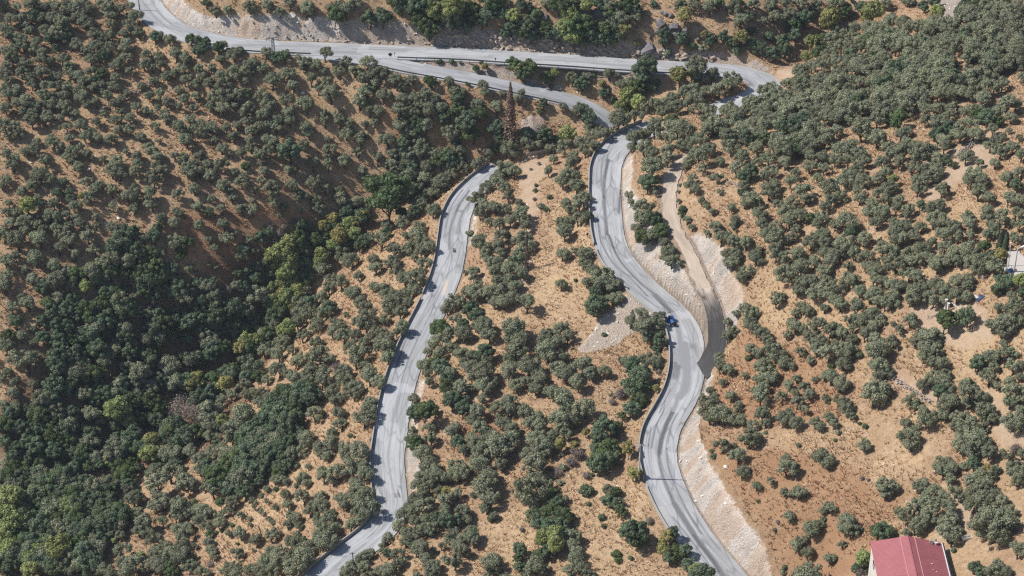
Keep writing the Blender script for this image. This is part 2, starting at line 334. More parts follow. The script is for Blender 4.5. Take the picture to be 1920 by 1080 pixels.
# the cut faces are broken rock: give them their own relief
rock_rel = (.75*vnoise(X, Y, 2.3, 31) + .55*vnoise(X, Y, 1.15, 32) + .45*np.abs(vnoise(X, Y, 4.4, 33)))
off = np.clip((RD - .9) / .8, 0, 1)
rock_rel = rock_rel + .5*vnoise(X, Y, .84, 35) + .8*np.abs(vnoise(X*.7+Y*.7, X*.7-Y*.7, 1.9, 36))
kk_ = np.argmin(np.stack([ROADD[k][0] for k in ROADD]), 0); SS_ = np.take_along_axis(np.stack([ROADD[k][3] for k in ROADD]), kk_[None], 0)[0]; UU_ = np.take_along_axis(np.stack([ROADD[k][1] for k in ROADD]), kk_[None], 0)[0]
SS_ = SS_ + 2.2*vnoise(X, Y, 2.4, 39) + .9*vnoise(X, Y, 1.1, 40); RIB = vnoise(SS_, UU_ * .4, 2.1, 37) + .5*vnoise(SS_, UU_*.5, .9, 38)
Z = Z + (rock_rel + .7*RIB) * ROCK * off * .85 + M_SCREE * off * .25 * vnoise(X, Y, .8, 34)
GZ = Z
nx, ny = len(GX), len(GY)
V = np.stack([X.ravel(), Y.ravel(), Z.ravel()], -1)
a = (np.arange(ny-1)[:, None] * nx + np.arange(nx-1)[None]).ravel()
F = np.stack([a, a+1, a+nx+1, a+nx], -1)

# ---------------------------------------------------------------- ground
def ground_mat():
    t = NT('dry_hillside'); geo = t.n('NewGeometry'); pos = geo.outputs['Position']
    n1 = t.noise(.045, 5, .65, pos); n2 = t.noise(.22, 6, .7, pos); n3 = t.noise(1.6, 6, .75, pos); n4 = t.noise(6, 4, .7, pos); n5 = t.noise(.6, 6, .8, pos)
    straw, earth, red, pale, brown = (.53,.375,.215), (.40,.258,.158), (.34,.185,.105), (.60,.46,.335), (.13,.092,.068)
    c = t.mix(t.ramp(n1, [(.38, 0), (.62, 1)]), straw, earth)
    c = t.mix(t.math('MULTIPLY', t.ramp(n2, [(.42, 0), (.62, 1)]), .55), c, (.44,.295,.175))
    c = t.mix(t.math('MULTIPLY', t.ramp(n5, [(.50, 0), (.66, 1)]), .75), c, pale)
    c = t.mix(t.math('MULTIPLY', t.attr('red'), t.ramp(n2, [(.25, .45), (.6, 1)])), c, t.mix(t.ramp(n3, [(.4, 0), (.6, 1)]), red, (.41,.24,.13)))
    c = t.mix(t.math('MULTIPLY', t.attr('straw'), t.ramp(n5, [(.4, .2), (.6, .9)])), c, (.57,.41,.25))
    c = t.mix(t.math('MULTIPLY', t.ramp(n3, [(.47, 0), (.62, 1)]), .6), c, (.25,.165,.11))
    c = t.mix(t.math('MULTIPLY', t.ramp(n4, [(.50, 0), (.64, 1)]), .5), c, brown)
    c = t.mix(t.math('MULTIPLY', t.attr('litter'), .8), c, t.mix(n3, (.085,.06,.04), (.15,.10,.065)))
    c = t.mix(t.math('MULTIPLY', t.math('MULTIPLY', t.attr('dirt'), t.ramp(n5, [(.3, .35), (.55, 1)])), .75), c, t.mix(n3, (.44,.33,.245), (.56,.43,.32)))
    # broken rock of the cuttings
    vor = t.n('TexVoronoi', {'Vector': pos, 'Scale': .9}, feature='DISTANCE_TO_EDGE').outputs[0]
    vor2 = t.n('TexVoronoi', {'Vector': pos, 'Scale': 2.3, 'Randomness': 1.0}, feature='F1').outputs[0]
    mp = t.n('Mapping', {'Vector': pos, 'Scale': (1, 1, .22)}); st = t.noise(.55, 6, .75, mp.outputs[0], .6); st2 = t.noise(1.7, 5, .7, mp.outputs[0])
    rk = t.mix(t.ramp(st, [(.36, 0), (.66, 1)]), (.80,.72,.645), (.70,.575,.47))
    rk = t.mix(t.math('MULTIPLY', t.ramp(n2, [(.45, 0), (.65, 1)]), .7), rk, (.82,.77,.72))
    rk = t.mix(t.math('MULTIPLY', t.ramp(st2, [(.56, 0), (.7, 1)]), .65), rk, (.64,.45,.30))
    rk = t.mix(t.math('MULTIPLY', t.ramp(n4, [(.55, 0), (.70, 1)]), .32), rk, (.30,.24,.20))
    rk = t.mix(t.math('MULTIPLY', t.ramp(n3, [(.58, 0), (.72, 1)]), .35), rk, (.36,.28,.23))
    rk = t.mix(t.math('MULTIPLY', t.ramp(t.math('ADD', t.attr('rib'), .5), [(.30, 1), (.5, 0)]), .6), rk, (.62,.44,.31))
    rk = t.mix(t.math('MULTIPLY', t.ramp(t.math('ADD', t.attr('rib'), .5), [(.58, 0), (.8, 1)]), .6), rk, (.52,.47,.43))
    pit_shade = t.n('TexVoronoi', {'Vector': t.n('Mapping', {'Vector': pos, 'Scale': (1, 1, .55)}).outputs[0], 'Scale': 1.5, 'Randomness': 1.0}, feature='F1').outputs[0]
    rk = t.mix(t.math('MULTIPLY', t.ramp(pit_shade, [(.10, 1), (.23, 0)]), .62), rk, (.30,.24,.20))  # dark spots paint in the shadows of small hollows in the rock
    rk = t.mix(t.attr('farcut'), rk, t.mix(.45, rk, (.36,.27,.215)))
    edge = t.math('ADD', t.attr('rock'), t.math('MULTIPLY', t.math('SUBTRACT', n3, .5), .9))
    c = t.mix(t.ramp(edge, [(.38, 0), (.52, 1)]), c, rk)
    sc = t.mix(t.ramp(vor2, [(.1, 0), (.55, 1)]), (.74,.63,.53), (.57,.47,.385))
    e2 = t.math('ADD', t.attr('scree'), t.math('MULTIPLY', t.math('SUBTRACT', n3, .5), .8))
    c = t.mix(t.ramp(e2, [(.42, 0), (.56, 1)]), c, sc)
    # verge: dusty gravel shoulder beside the carriageways
    e3 = t.math('ADD', t.attr('verge'), t.math('MULTIPLY', t.math('SUBTRACT', n3, .5), .7))
    c = t.mix(t.math('MULTIPLY', t.ramp(e3, [(.45, 0), (.6, 1)]), .75), c, t.mix(n4, (.30,.225,.17), (.47,.38,.30)))
    h = t.math('ADD', t.math('MULTIPLY', n3, .5), t.math('MULTIPLY', n4, .22))
    hr = t.math('MULTIPLY', t.math('ADD', t.math('MULTIPLY', st2, .5), t.math('ADD', t.math('MULTIPLY', n4, .5), t.math('MULTIPLY', n3, .8))), t.math('ADD', t.attr('rock'), t.attr('scree')))
    return t.done(c, .95, bump=t.math('ADD', h, t.math('MULTIPLY', hr, .75)), dist=.9, strength=1.0, spec=.1)
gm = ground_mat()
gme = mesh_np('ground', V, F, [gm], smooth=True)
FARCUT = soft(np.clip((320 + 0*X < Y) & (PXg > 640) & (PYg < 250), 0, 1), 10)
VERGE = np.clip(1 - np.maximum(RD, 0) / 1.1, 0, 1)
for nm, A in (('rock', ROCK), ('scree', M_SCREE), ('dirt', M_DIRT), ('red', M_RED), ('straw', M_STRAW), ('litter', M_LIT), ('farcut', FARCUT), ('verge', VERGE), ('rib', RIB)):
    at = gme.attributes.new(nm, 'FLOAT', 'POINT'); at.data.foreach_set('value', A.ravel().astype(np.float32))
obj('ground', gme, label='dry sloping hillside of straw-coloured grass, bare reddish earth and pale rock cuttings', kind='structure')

# ---------------------------------------------------------------- roads
def road_mat(name, base, dark, streak=1.0, stain=.15):
    t = NT(name); uv = t.n('UVMap', uv_map='uv').outputs[0]
    mp = t.n('Mapping', {'Vector': uv, 'Scale': (1.5, .045, 1)}).outputs[0]; s1 = t.noise(1.2, 5, .65, mp)
    mp2 = t.n('Mapping', {'Vector': uv, 'Scale': (5.5, .10, 1)}).outputs[0]; s2 = t.noise(1.0, 4, .6, mp2)
    m3 = t.n('Mapping', {'Vector': uv, 'Scale': (1, .35, 1)}).outputs[0]; s3 = t.noise(.5, 5, .6, m3); s4 = t.noise(3.5, 4, .6, uv); s5 = t.noise(.12, 3, .5, uv)
    c = t.mix(t.ramp(s1, [(.35, 0), (.65, 1)]), base, tuple(x * .66 for x in base))
    c = t.mix(t.math('MULTIPLY', t.ramp(s3, [(.42, 0), (.6, 1)]), .5), c, tuple(min(1, x * 1.10) for x in base))
    c = t.mix(t.math('MULTIPLY', t.ramp(s2, [(.56, 0), (.68, 1)]), .55 * streak), c, dark)
    c = t.mix(t.math('MULTIPLY', t.ramp(s4, [(.55, 0), (.70, 1)]), .28), c, dark)
    c = t.mix(t.math('MULTIPLY', t.ramp(s5, [(.5, 0), (.6, 1)]), stain * streak), c, (.36,.33,.30))
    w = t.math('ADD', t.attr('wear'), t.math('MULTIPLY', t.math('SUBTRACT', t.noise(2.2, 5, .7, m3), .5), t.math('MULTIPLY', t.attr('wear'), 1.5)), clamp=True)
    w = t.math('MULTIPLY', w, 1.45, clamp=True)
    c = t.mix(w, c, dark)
    c = t.mix(t.attr('dust'), c, (.52,.44,.37))
    v = t.n('TexVoronoi', {'Vector': t.n('Mapping', {'Vector': uv, 'Scale': (1.0, .13, 1)}).outputs[0], 'Scale': .75}, feature='DISTANCE_TO_EDGE').outputs[0]
    c = t.mix(t.math('MULTIPLY', t.ramp(v, [(0, 1), (.06, 0)]), .6 * streak), c, dark)
    pc = t.n('TexVoronoi', {'Vector': t.n('Mapping', {'Vector': uv, 'Scale': (1.0, .22, 1)}).outputs[0], 'Scale': .42, 'Randomness': .85}, distance='CHEBYCHEV').outputs['Color']; pv_ = t.n('SeparateColor', {'Color': pc}).outputs[0]
    c = t.mix(t.math('MULTIPLY', t.ramp(pv_, [(.62, 0), (.66, 1)]), .34), c, tuple(x*.62 for x in base)); c = t.mix(t.math('MULTIPLY', t.ramp(pv_, [(.20, 1), (.24, 0)]), .35), c, tuple(min(1, x*1.2) for x in base))
    return t.done(c, .82, bump=s4, dist=.02, spec=.25)
MR = road_mat('worn_pale_asphalt', (.385,.395,.41), (.105,.108,.118))
MRF = road_mat('pale_dusty_asphalt', (.39,.40,.415), (.19,.192,.202), .8)
MT = road_mat('packed_dirt', (.50,.41,.33), (.36,.285,.225), 1.0)
MA = road_mat('fresh_dark_asphalt', (.068,.066,.066), (.036,.036,.036), 1.2, 0.0)
STROKES = {   # (photo points of the mark's centre line), half width m, strength
 'right': [([(1180,300),(1166,340),(1160,400)],.22,.8),([(1150,262),(1130,300),(1127,350)],.16,.55),([(1140,300),(1132,345),(1134,395),(1138,440)],.35,.75),([(1141,440),(1160,485),(1195,525),(1228,553)],.22,.85),
   ([(1120,400),(1126,450),(1148,492),(1180,520),(1215,556)],.14,.6),([(1228,553),(1262,590),(1272,620),(1276,650),(1280,690)],.55,.75),([(1284,645),(1287,670),(1288,705),(1284,730),(1272,745)],.75,1.0),
   ([(1268,655),(1270,690),(1266,705)],1.0,.6),([(1300,650),(1305,668),(1298,690)],1.0,.45),([(1272,745),(1262,770),(1250,795),(1240,825),(1236,850)],.4,.8),([(1258,728),(1246,752),(1236,775)],.1,.6),
   ([(1235,850),(1237,870),(1245,900),(1262,940)],.3,.6),([(1220,800),(1216,850),(1224,900)],.12,.45),([(1250,840),(1254,875),(1268,915),(1290,960),(1315,1000)],.16,.55),([(1265,945),(1290,985),(1310,1015),(1340,1055),(1355,1078)],.42,.95),
   ([(1262,970),(1290,1005),(1320,1045),(1340,1075)],.15,.45),([(1300,960),(1325,1000),(1350,1030)],.14,.3),([(1245,770),(1230,800),(1222,840)],.14,.5),([(1280,760),(1262,790),(1252,830)],.12,.5)],
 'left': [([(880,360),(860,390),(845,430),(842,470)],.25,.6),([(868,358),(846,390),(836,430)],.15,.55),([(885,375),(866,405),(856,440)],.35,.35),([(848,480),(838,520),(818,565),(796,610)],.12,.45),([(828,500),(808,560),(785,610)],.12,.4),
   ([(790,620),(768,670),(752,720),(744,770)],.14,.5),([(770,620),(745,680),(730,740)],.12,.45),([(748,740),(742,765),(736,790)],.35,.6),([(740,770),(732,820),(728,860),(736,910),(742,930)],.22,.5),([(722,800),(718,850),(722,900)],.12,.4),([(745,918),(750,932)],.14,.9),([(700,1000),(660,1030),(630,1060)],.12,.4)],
 'upper': [([(272,10),(295,38),(330,62),(380,80),(450,92)],.25,.5),([(285,5),(310,38),(345,58),(400,72)],.2,.45),([(440,84),(520,86),(600,87)],.35,.4),([(600,97),(680,99),(760,97)],1.0,.4),([(660,92),(740,94),(800,98)],.3,.5),([(800,101),(860,104),(920,106)],.6,.35),([(1000,112),(1100,118),(1180,125)],.4,.35),([(1200,128),(1260,131),(1310,133)],.3,.5),([(1345,134),(1390,145),(1412,158),(1414,172)],.3,.75),([(1370,140),(1400,152),(1422,168)],.15,.6)],
 'link': [([(800,138),(880,148),(960,166)],.7,.35),([(960,170),(1030,184),(1090,203)],.5,.4),([(1090,190),(1120,205),(1140,222)],.3,.3)],
 'track': [],
}
DUST = {'left': [([(838,528),(832,552)],.45,.75)], 'upper': [], 'link': [], 'right': [([(1310,640),(1312,690)],.5,.4)], 'track': []}
def seg_dist(P, A):
    d = np.full(len(P), 1e9)
    for a, b in zip(A[:-1], A[1:]):
        ab = b - a; t = np.clip(((P - a) @ ab) / (ab @ ab + 1e-9), 0, 1); d = np.minimum(d, np.linalg.norm(P - (a + t[:, None]*ab), axis=1))
    return d
def ribbon(name, key, u0, u1, dz, mat, i0=0, i1=None, nu=20, thick=.3, label=None, parent=None, kind='structure', ragged=0, widen=None, dusty=None):
    r = ROADS[key]; C = r['C'][i0:i1]; N = r['N'][i0:i1]; s = r['s'][i0:i1]; n = len(C); us = np.linspace(u0, u1, nu)
    rag = np.array([vnoise(s, s*0 + q*9.7, 1.7, 40+q) + .5*vnoise(s, s*0 + 3.3, .7, 44+q) for q in (0, 1)]) * ragged
    U = us[None] + np.where(np.arange(nu)[None] == 0, rag[0][:, None], 0) + np.where(np.arange(nu)[None] == nu-1, rag[1][:, None], 0)
    if widen is not None: U = U + np.interp(np.arange(n), *widen[0])[:, None] * np.clip((-U/3 if widen[1] < 0 else U/3) + .5, 0, 1) * widen[1] * 1.0
    P = np.zeros((n, nu, 3)); P[..., 0] = C[:, 0:1] + N[:, 0:1]*U; P[..., 1] = C[:, 1:2] + N[:, 1:2]*U; P[..., 2] = C[:, 2:3] + dz
    top = P.reshape(-1, 3); bot = top.copy(); bot[:, 2] -= thick
    V = np.vstack([top, bot]); a = (np.arange(n-1)[:, None]*nu + np.arange(nu-1)[None]).ravel(); M = n*nu
    Q = [np.stack([a, a+nu, a+nu+1, a+1], -1)]
    b = np.arange(n-1)*nu; Q.append(np.stack([b, b+M, b+nu+M, b+nu], -1)); b = b + nu-1; Q.append(np.stack([b, b+nu, b+nu+M, b+M], -1))
    e = np.arange(nu-1); Q.append(np.stack([e, e+1, e+1+M, e+M], -1)); e = e + (n-1)*nu; Q.append(np.stack([e, e+M, e+1+M, e+1], -1))
    if u1 > u0: Q = [q[:, ::-1] for q in Q]; 
    F = np.vstack(Q)
    # orient: make sure the first face looks up
    f = F[0]; nrm = np.cross(V[f[1]] - V[f[0]], V[f[2]] - V[f[0]])
    if nrm[2] < 0: F = F[:, ::-1]
    me = mesh_np(name, V, F, [mat], smooth=False)
    uv = me.uv_layers.new(name='uv'); li = np.empty(len(me.loops), np.int32); me.loops.foreach_get('vertex_index', li)
    UU = np.tile(U.ravel(), 2); SS = np.tile(np.repeat(s, nu), 2); uv.data.foreach_set('uv', np.stack([UU[li], SS[li]], -1).astype(np.float32).ravel())
    for an, ST in (('wear', STROKES), ('dust', DUST)):
        w = np.zeros(len(V))
        for pts, hw, st in ST[key]:
            p = np.array(pts, float); zz = np.median(C[:, 2])
            for _ in range(3):
                Pw = at_z(p[:, 0], p[:, 1], zz); j = np.linalg.norm(r['C'][None, :, :2] - Pw[:, None, :2], axis=2).argmin(1); zz = r['C'][j, 2]
            A = catmull(np.column_stack([Pw[:, :2], np.zeros(len(Pw))]), .5)[:, :2]
            d = seg_dist(V[:, :2], A); w = np.maximum(w, st * np.clip((hw*1.5 - d) / (hw*1.1), 0, 1))
        if an == 'dust' and dusty is not None: w = np.maximum(w, np.tile(np.repeat(np.clip(np.interp(np.arange(n), *dusty), 0, 1), nu), 2) * (.75 + .9*vnoise(V[:, 0], V[:, 1], .9, 77)))
        at = me.attributes.new(an, 'FLOAT', 'POINT'); at.data.foreach_set('value', np.clip(w, 0, 1).astype(np.float32))
    return obj(name, me, parent, label=label, kind=kind)
RL = {'upper': 'pale grey upper road curving across the hillside below the long rock cutting', 'link': 'pale grey side road slanting down from the fork below the upper road',
      'right': 'worn pale grey winding road with dark tyre marks on the right slope', 'left': 'worn pale grey winding road with tree shadows on the left slope'}
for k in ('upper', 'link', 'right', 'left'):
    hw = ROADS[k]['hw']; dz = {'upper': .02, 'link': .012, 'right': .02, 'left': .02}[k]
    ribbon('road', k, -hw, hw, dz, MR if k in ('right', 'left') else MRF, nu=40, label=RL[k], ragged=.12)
# the widened apron where the two top roads part
def flat_patch(name, poly, zfun, mat, label, dz=.03, sub=.6, kind='structure'):
    P = np.array(poly, float); z = np.array([zfun] * len(P)) if np.isscalar(zfun) else np.array(zfun, float)
    W3 = at_z(P[:, 0], P[:, 1], z); bm = bmesh.new(); vs_ = [bm.verts.new((a, b, c + dz)) for a, b, c in W3]; f = bm.faces.new(vs_)
    if f.normal.z < 0: f.normal_flip()
    bmesh.ops.triangulate(bm, faces=bm.faces[:])
    g = bmesh.ops.extrude_face_region(bm, geom=bm.faces[:])
    for v in [v for v in g['geom'] if isinstance(v, bmesh.types.BMVert)]: v.co.z -= .0
    for v in vs_: v.co.z -= .22
    bm.normal_update(); bmesh.ops.recalc_face_normals(bm, faces=bm.faces[:])
    me = bpy.data.meshes.new(name); bm.to_mesh(me); bm.free(); me.materials.append(mat)
    uv = me.uv_layers.new(name='uv')
    for l in me.loops: c = me.vertices[l.vertex_index].co; uv.data[l.index].uv = (c.y, c.x)
    return obj(name, me, label=label, kind=kind)
import bmesh
tr = ROADS['track']; pxk, pyk, _ = project(tr['C']); i_as = int(np.argmax(pyk > 570))
nT = len(tr['C']) - i_as
ribbon('dirt_track', 'track', -1.3, 1.3, .0, MT, 0, i_as + 2, nu=12, label='narrow packed dirt track climbing from the road between pale cut banks', ragged=.7)
ribbon('side_road', 'track', -1.5, 1.5, .018, MA, i_as - 8, None, nu=14, label='fresh dark asphalt mouth of the side track', ragged=.28,
       widen=(([0, nT*.62, nT*.82, nT+8], [0, 0, .7, 2.2]), 1 if float(np.dot(tr['N'][-4], [0, -1])) > 0 else -1), dusty=([0, 3, 9, 16], [1, .8, .2, 0]))

# ---------------------------------------------------------------- parapets and guard rails
MC = plain('weathered_concrete', (.33,.31,.285), .9, .22, 3)
MSt = plain('dull_rail_steel', (.17,.16,.155), .55, .3, 5, .3)
def span(key, y0, y1):
    px, py, _ = project(ROADS[key]['C']); idx = np.where((py >= y0) & (py <= y1))[0]; return idx[0], idx[-1]
def parapet(key, i0, i1, side, off, label, h=.7, w=.18):
    r = ROADS[key]; C = r['C'][i0:i1]; N = r['N'][i0:i1] * side; n = len(C)
    prof = [(0, -.9), (0, h), (w, h), (w, -.9)]; V = []
    for u, z in prof: V.append(np.column_stack([C[:, 0] + N[:, 0]*(off+u), C[:, 1] + N[:, 1]*(off+u), C[:, 2] + z + (.03*vnoise(r['s'][i0:i1], r['s'][i0:i1]*0, 1.3, 51) if z > 0 else 0)]))
    V = np.stack(V, 1).reshape(-1, 3); Q = []
    for i in range(n-1):
        for k in range(4): Q.append([i*4+k, i*4+(k+1)%4, (i+1)*4+(k+1)%4, (i+1)*4+k])
    Q += [[3,2,1,0], [(n-1)*4+k for k in range(4)]]
    Q = np.array(Q)
    if side < 0: Q = Q[:, ::-1]
    return obj('parapet_wall', mesh_np('parapet_wall', V, Q, [MC]), label=label, cat='wall', group='low concrete walls along the valley side of the roads')
# which side of travel is the valley side (left in the photo) for the two winding roads: they run towards the viewer
sr = 1 if ROADS['right']['N'][200][0] < 0 else -1
sl = 1 if ROADS['left']['N'][200][0] < 0 else -1
a0, a1 = span('right', 240, 462); parapet('right', a0, a1, sr, 3.3, 'low concrete parapet round the top bend of the right road')
b0, b1 = span('right', 462, 585); parapet('right', a1 + 2, b1, sr, 3.3, 'whitish low parapet on the right road above the grey scree', h=.5, w=.28)
b0, b1 = span('right', 612, 900); parapet('right', b0, b1, sr, 3.3, 'low concrete parapet on the right road below the blue tractor')
b2, b3 = span('right', 904, 1079); parapet('right', b2, b3 + 30, sr, 3.3, 'thin white edge wall of the right road leaving at the bottom', h=.38, w=.22)
c0, c1 = span('left', 300, 560); parapet('left', c0, c1, sl, 3.12, 'low dark concrete parapet round the top bend of the left road')
c2, c3 = span('left', 563, 800); parapet('left', c2, c3, sl, 3.12, 'straight low parapet along the middle of the left road')
c4, c5 = span('left', 803, 1078); parapet('left', c4, c5 + 25, sl, 3.12, 'low parapet round the bottom bend of the left road')
def guard_rail(key, i0, i1, side, off, label):
    r = ROADS[key]; C = r['C'][i0:i1:4]; N = r['N'][i0:i1:4] * side
    root = empty('guard_rail', C[len(C)//2], label=label, cat='guard rail', group='steel guard rails beside the top roads'); o3 = np.array(C[len(C)//2])
    P = np.column_stack([C[:, 0] + N[:, 0]*off, C[:, 1] + N[:, 1]*off, C[:, 2] + .62]) - o3
    n = len(P); prof = [(-.02, -.17), (.03, -.08), (-.02, 0), (.03, .08), (-.02, .17), (-.06, .17), (-.06, -.17)]; V = []
    for u, z in prof: V.append(P + np.column_stack([N[:, 0]*-u, N[:, 1]*-u, np.full(n, z)]))
    V = np.stack(V, 1).reshape(-1, 3); m = len(prof); Q = [[i*m+k, i*m+(k+1)%m, (i+1)*m+(k+1)%m, (i+1)*m+k] for i in range(n-1) for k in range(m)]
    obj('rail', mesh_np('rail', V, np.array(Q), [MSt]), root)
    pm = MB().box((0, 0, -.1), (.12, .12, 1.3)).box((0, 0, .5), (.16, .16, .06)).mesh('post', [MSt])
    for i in range(0, n, 2):
        o = bpy.data.objects.new('post', pm); o.location = P[i] + np.array([N[i, 0]*.12, N[i, 1]*.12, -.45]); link(o, root)
ux, uy, _ = project(ROADS['upper']['C'])
def spanx(key, x0, x1):
    px, py, _ = project(ROADS[key]['C']); idx = np.where((px >= x0) & (px <= x1))[0]; return idx[0], idx[-1]
su = -1 if ROADS['upper']['N'][300][1] > 0 else 1
g0, g1 = spanx('upper', 435, 600); guard_rail('upper', g0, g1, su, 3.75, 'dark guard rail of the top road behind the lattice pylon')
iu = np.where((ux >= 745) & (ux <= 1325) & (np.arange(len(ux)) < np.argmax(ux)))[0]; guard_rail('upper', iu[0], iu[-1], su, 3.75, 'long dark guard rail of the top road above the shrub bank')
sk = -1 if ROADS['link']['N'][100][1] > 0 else 1
g0, g1 = spanx('link', 715, 1075); guard_rail('link', g0, g1, sk, 3.4, 'dark guard rail on the valley side of the lower top road')

# ---------------------------------------------------------------- foliage
def leaf_mat(name, c0, c1, c2, trans=.18, rough=.62):
    t = NT(name); oi = t.n('ObjectInfo').outputs['Random']; isl = t.n('NewGeometry').outputs['Random Per Island']
    c = t.mix(t.ramp(isl, [(.1, 0), (.9, 1)]), c0, c1)
    c = t.mix(t.math('MULTIPLY', t.ramp(oi, [(.15, 0), (1, 1)]), .6), c, c2)
    hsv = t.n('HueSaturation', {'Color': c, 'Value': t.math('ADD', t.math('MULTIPLY', t.math('FRACT', t.math('MULTIPLY', oi, 7.31)), .42), .80), 'Hue': t.math('ADD', t.math('MULTIPLY', t.math('FRACT', t.math('MULTIPLY', oi, 3.77)), .03), .485)}).outputs[0]
    m = t.done(hsv, rough, spec=.25)
    tr = t.n('BsdfTranslucent', {'Color': t.mix(.5, hsv, (.16,.17,.05))}); ms = t.n('MixShader', {'Fac': trans})
    t.t.links.new(t.b.outputs[0], ms.inputs[1]); t.t.links.new(tr.outputs[0], ms.inputs[2]); t.t.links.new(ms.outputs[0], t.out.inputs[0])
    return m
L_OLIVE = leaf_mat('olive_leaves', (.155,.170,.100), (.30,.312,.200), (.215,.225,.155))
L_OAK = leaf_mat('dark_evergreen_leaves', (.072,.108,.056), (.155,.20,.11), (.13,.175,.115))
L_BRIGHT = leaf_mat('green_broad_leaves', (.085,.130,.050), (.165,.215,.085), (.12,.165,.085), .35)
L_PALE = leaf_mat('pale_green_leaves', (.22,.27,.09), (.40,.43,.17), (.26,.31,.13), .35)
L_YEL = leaf_mat('yellowing_leaves', (.28,.25,.09), (.46,.40,.16), (.27,.28,.11), .35)
L_DRY = leaf_mat('dry_twigs', (.16,.125,.105), (.27,.22,.195), (.20,.17,.16), .1)
L_RUST = leaf_mat('dead_conifer_needles', (.13,.078,.058), (.24,.155,.12), (.17,.11,.085), .1)
L_CYP = leaf_mat('cypress_leaves', (.035,.05,.028), (.065,.085,.045), (.05,.065,.04), .1)
M_BARK = plain('grey_brown_bark', (.085,.066,.052), .95, .35, 3)
M_DEADW = plain('bleached_dead_wood', (.33,.29,.26), .95, .25, 3)
def crown_mesh(name, mat, seed, nl=18, nq=4200, flat=.78, lob=(.26,.42), size=.085, top=.15, ragged=.12, asp=1.0, spread=.74, fill=.12, core=.72):
    """a crown of radius ~1 whose centre is the origin: many small leaf sprays on the skins of clustered lobes"""
    r = np.random.default_rng(seed)
    # lobes sit on an uneven ellipsoid, fewer below
    d = r.normal(size=(nl*3, 3)); d /= np.linalg.norm(d, axis=1)[:, None]; d = d[d[:, 2] > -.45]
    pick = [0]
    for _ in range(nl-1):
        dd = np.min(np.linalg.norm(d[:, None] - d[pick][None], axis=2), axis=1); c = np.argsort(-dd)[:3]; pick.append(r.choice(c))
    d = d[pick]; sk = r.normal(size=3)*[.22, .22, .05]; R0 = r.uniform(spread*.68, spread*1.15, len(d)) * (1 + d @ sk); LC = d * R0[:, None] * [1, asp, flat]; LC[:, 2] += top
    LR = r.uniform(lob[0], lob[1], len(d)); LC = np.vstack([LC, [[0, 0, top]]]); LR = np.r_[LR, spread*core]
    w = LR**2; w[-1] *= .45; w /= w.sum(); k = r.choice(len(LR), nq, p=w)
    v = r.normal(size=(nq, 3)); v[:, 2] = v[:, 2] + .25; v /= np.linalg.norm(v, axis=1)[:, None]
    rad = LR[k] * (1 + np.abs(r.normal(size=nq))*ragged - np.abs(r.normal(size=nq))*.16); inner = r.random(nq) < fill; rad[inner] *= r.random(inner.sum())**.5
    P = LC[k] + v * rad[:, None] * [1, 1, .9]
    N = v + r.normal(size=(nq, 3))*.40; N /= np.linalg.norm(N, axis=1)[:, None]
    a = np.cross(N, r.normal(size=(nq, 3))); a /= np.linalg.norm(a, axis=1)[:, None]; b = np.cross(N, a)
    s = size * r.uniform(.55, 1.35, nq)[:, None]; l = s * r.uniform(.8, 1.6, nq)[:, None]
    V = np.stack([P - a*s*.9 - b*l*.3, P + a*s*.15 - b*l*.9, P + a*s*.9 + b*l*.2, P - a*s*.1 + b*l], 1).reshape(-1, 3)
    return mesh_np(name, V, np.arange(nq*4).reshape(-1, 4), [mat], smooth=False)
def trunk_mesh(name, seed, hc, lean=.15, n=4, r0=.085, mat=None, spread=.5):
    r = np.random.default_rng(seed); m = MB(); mid = np.array([r.normal()*lean*.5, r.normal()*lean*.5, hc*.42])
    m.tube([[0, 0, -.35], [0, 0, 0], mid*.55, mid], [r0*1.5, r0*1.35, r0, r0*.85], 7)
    for i in range(n):
        th = 2*math.pi*(i + r.random()*.7)/n; e = np.array([math.cos(th)*spread, math.sin(th)*spread, hc*r.uniform(.95, 1.2)])
        q = mid + (e - mid)*.5 + r.normal(size=3)*.06; m.tube([mid*.96, q, e], [r0*.62, r0*.42, r0*.14], 5)
        e2 = q + (e - mid)*.35 + r.normal(size=3)*.15; m.tube([q, e2], [r0*.3, r0*.1], 4)
    return m.mesh(name, [mat or M_BARK])
